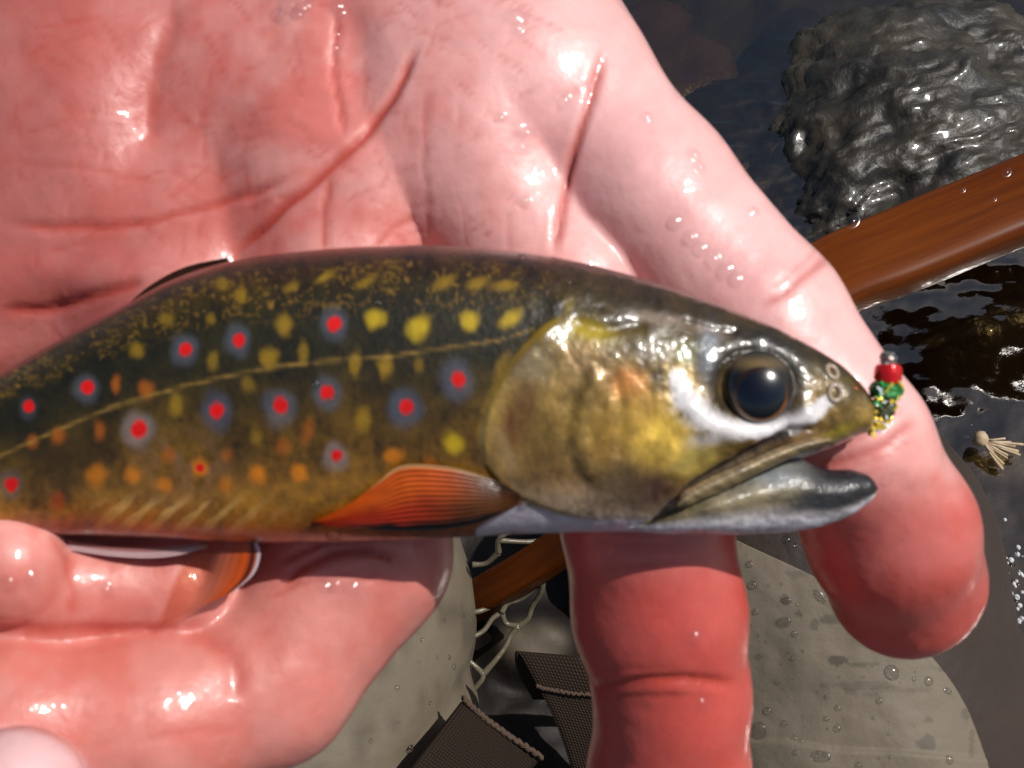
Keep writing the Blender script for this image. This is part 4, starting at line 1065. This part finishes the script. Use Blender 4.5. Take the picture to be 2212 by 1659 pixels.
DR = [(400, 178, 28), (295, 192, 14), (460, 215, 14), (160, 335, 24), (178, 472, 30), (280, 475, 10), (365, 465, 12), (138, 270, 8), (105, 208, 9), (200, 645, 22), (470, 600, 11), (565, 610, 8), (125, 628, 9), (175, 735, 12), (450, 790, 20), (218, 800, 9), (265, 840, 7),
      (505, 900, 10), (435, 950, 14), (410, 910, 7), (365, 985, 7), (1083, 1040, 48), (1225, 1082, 15), (1322, 1095, 33), (740, 1065, 11), (900, 1066, 12), (340, 1103, 17), (443, 1078, 8), (600, 1165, 9), (663, 1197, 18), (1005, 1222, 24), (733, 1270, 22),
      (275, 1290, 27), (658, 1340, 18), (963, 1335, 13), (385, 1370, 20), (728, 1403, 26), (665, 1402, 9), (1063, 1440, 12), (1065, 1357, 7), (452, 1465, 18), (495, 1483, 18), (455, 1560, 17), (868, 1645, 24), (1460, 1605, 30), (1072, 1590, 12), (1000, 1595, 10), (955, 1412, 6),
      (500, 1325, 6), (245, 1155, 6), (1235, 1035, 7), (1140, 1105, 8), (760, 1190, 6), (520, 1390, 6), (590, 1470, 6), (370, 1145, 6), (920, 1290, 6), (1230, 1390, 6), (700, 1530, 7), (830, 1580, 6)]
for (x, y, r) in DR:
    u_, v_ = 1566 + x*.3327, 1107 + y*.3327
    h = on(pbvh, u_, v_) or on(rbvh, u_, v_)
    if h: drop(waders, h[0], h[1], r*.3327*KP*(-h[0][2]), .55, 1 + .12*random.random(), random.random()*3)
for (x, y, r, q, a) in ((612, 545, 30, 1.9, -.9), (1445, 1160, 22, 1.6, -.35), (220, 1425, 48, 1.35, 1.45), (620, 1585, 38, 1.75, 0), (395, 575, 22, 1.6, 0), (380, 715, 36, 1.4, .3)):
    u_, v_ = 1566 + x*.3327, 1107 + y*.3327; h = on(pbvh, u_, v_)
    if h: drop(waders, h[0], h[1], r*.3327*KP*(-h[0][2]), .40/q*1.2, q, a)
for (u_, v_, r) in ((858, 1487, 7), (885, 1617, 10), (960, 1340, 5), (970, 1420, 6), (943, 1420, 5), (912, 1382, 5), (905, 1430, 5), (980, 1440, 7), (800, 1600, 5), (930, 1520, 5), (1000, 1330, 6), (860, 1560, 4)):
    h = on(lbvh, u_, v_)
    if h: drop(waders, h[0], h[1], r*KP*(-h[0][2]), .65)
# woven straps
m, nt, b = mat('woven_webbing')
at = nd(nt, 'ShaderNodeAttribute'); at.attribute_name = 'Pos'
w1 = nd(nt, 'ShaderNodeTexWave'); w1.inputs['Scale'].default_value = 330; w1.bands_direction = 'X'; w2 = nd(nt, 'ShaderNodeTexWave'); w2.inputs['Scale'].default_value = 330; w2.bands_direction = 'Y'
nt.links.new(at.outputs['Vector'], w1.inputs['Vector']); nt.links.new(at.outputs['Vector'], w2.inputs['Vector'])
mu = nd(nt, 'ShaderNodeMath', operation='MULTIPLY'); nt.links.new(w1.outputs['Fac'], mu.inputs[0]); nt.links.new(w2.outputs['Fac'], mu.inputs[1])
rp = nd(nt, 'ShaderNodeValToRGB'); rp.color_ramp.elements[0].color = (.014, .008, .005, 1); rp.color_ramp.elements[1].color = (.070, .041, .026, 1)
nt.links.new(mu.outputs[0], rp.inputs['Fac']); nt.links.new(rp.outputs['Color'], b.inputs['Base Color']); b.inputs['Roughness'].default_value = .85; b.inputs['Specular IOR Level'].default_value = .2
bn = bump(nt, mu.outputs[0], .8, .0008); nt.links.new(bn, b.inputs['Normal'])
M['web'] = m
def strap(name, left, right, n=60, mth=14, thick=1.7):
    a = curve(np.array([P(*q) for q in left]), n); c = curve(np.array([P(*q) for q in right]), n)
    s_ = np.linspace(0, 1, mth)[None, :, None]
    V = a[:, None]*(1-s_) + c[:, None]*s_
    arc = np.concatenate([[0], np.cumsum(np.linalg.norm(np.diff(a, axis=0), axis=1))]); wdt = np.linalg.norm(a-c, axis=1).mean()
    uv = np.stack(np.broadcast_arrays((arc*.001)[:, None], (s_[..., 0]*wdt*.001), 0*arc[:, None]), -1).reshape(-1, 3)
    fV = V.reshape(-1, 3); N = vnormals(fV, grid_faces(n, mth)); N = np.where(N[:, 2:] < 0, -N, N) if False else N
    bV = fV + N*thick; n0 = len(fV)
    rim = [i*mth for i in range(n)] + [(n-1)*mth + j for j in range(1, mth)] + [i*mth+mth-1 for i in range(n-2, -1, -1)] + [j for j in range(mth-2, 0, -1)]
    f3 = np.array([[rim[k], rim[(k+1) % len(rim)], rim[(k+1) % len(rim)]+n0, rim[k]+n0] for k in range(len(rim))])
    f1 = grid_faces(n, mth)
    return mk(name, np.concatenate([fV, bV]), np.concatenate([f1, f1[:, ::-1]+n0, f3]), M['web'], waders, uv=np.concatenate([uv, uv]))
strap('strap', [(1004, 1512, 368), (950, 1585, 356), (880, 1680, 345), (760, 1850, 335)], [(1172, 1632, 378), (1120, 1700, 372), (1050, 1800, 366), (950, 1950, 360)])
strap('strap', [(1150, 1500, 396), (1118, 1440, 384), (1112, 1412, 380), (1122, 1410, 377), (1150, 1460, 376), (1200, 1560, 378), (1240, 1680, 384), (1270, 1800, 390)],
      [(1330, 1500, 400), (1340, 1450, 390), (1345, 1430, 384), (1350, 1432, 381), (1370, 1500, 381), (1400, 1600, 384), (1430, 1720, 390), (1460, 1830, 394)])
M['thread'] = plain('brown_stitching', (.085, .05, .03), .8, bumps=((2000, 1, .0006),))
q = curve([P(1000, 1508, 366.5), P(1040, 1545, 369), (P(1100, 1590, 372.5)), P(1172, 1636, 376)], 60); q[:, 1] += .35*np.sin(np.arange(60)*1.7)
mk('stitching', *tube(q, .75 + .12*np.sin(np.arange(60)*1.3), 8), M['thread'], waders)
q = curve([P(1158, 1482, 374.8), P(1190, 1490, 375.5), P(1240, 1498, 376.5), P(1300, 1502, 378)], 50); q[:, 1] += .3*np.sin(np.arange(50)*1.9)
mk('stitching', *tube(q, .45 + .1*np.sin(np.arange(50)*1.6), 8), M['thread'], waders)
# lap cloth between the legs; gap shade and a lit patch painted in
lap = thing_o = None
us_, vs_ = np.meshgrid(np.linspace(760, 1500, 60), np.linspace(1080, 1900, 60), indexing='ij')
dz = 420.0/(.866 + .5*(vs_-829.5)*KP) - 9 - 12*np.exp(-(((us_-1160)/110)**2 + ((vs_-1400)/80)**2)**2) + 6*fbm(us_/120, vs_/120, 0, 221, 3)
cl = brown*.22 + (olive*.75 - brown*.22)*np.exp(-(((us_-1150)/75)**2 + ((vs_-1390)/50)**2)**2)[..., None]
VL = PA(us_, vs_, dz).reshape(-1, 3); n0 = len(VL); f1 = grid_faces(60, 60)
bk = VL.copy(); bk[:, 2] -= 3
mk('shaded_lap_cloth', np.concatenate([VL, bk]), np.concatenate([f1[:, ::-1], f1 + n0]), M['wader'], waders, col=np.concatenate([cl.reshape(-1, 3)]*2))

# ------------------------------------------------------------------ bits in the water
M['straw'] = plain('dry_fibre', (.42, .30, .17), .6, color2=(.55, .42, .28), cscale=200)
base_w = px_at_height(2118, 948, .006); bC = toC(base_w[None])[0]
tuft = thing('dry_tuft', 'pale tan fan of dry plant fibres floating on the golden brown water', 'plant tuft', bC)
V, F = ball((0, 0, 0), 2.6, 14, 10); V = V*(1 + .25*fbm(V[:, 0], V[:, 1], V[:, 2], 231, 2))[:, None] + bC
mk('base', V, F, M['straw'], tuft)
dd = -bC[2]
for k in range(16):
    a = math.radians(2 + 56*k/15 + rng.normal(0, 2)); L = rng.uniform(45, 96)
    c = curve([P(2122, 950, dd), P(2118 + math.cos(a)*L*.5, 948 + math.sin(a)*L*.5 + 2, dd - 2.0), P(2118 + math.cos(a)*L, 948 + math.sin(a)*L, dd - .5)], 10)
    mk('fibre', *tube(c, np.linspace(.25, .6, 10)*rng.uniform(.5, 1.2), 6), M['straw'], tuft)
M['foam'] = plain('foam', (.62, .63, .64), .25, coat=.8, bumps=((500, 1, .002),))
fv_ = []
for k in range(60):
    c0 = [(2172, 1240), (2205, 1300), (2125, 1120), (2190, 1380), (2150, 1165), (2200, 1215)][k % 6]
    w_ = px_at_height(c0[0] + rng.normal(0, 12), c0[1] + rng.normal(0, 22), .003)
    fv_.append(ball(toC(w_[None])[0], rng.uniform(.3, 1.1), 8, 6))
fo = mk('foam', *join(fv_), M['foam'], kind='stuff')
tag(fo, 'white foam flecks along the wet edge of the waders', 'foam')
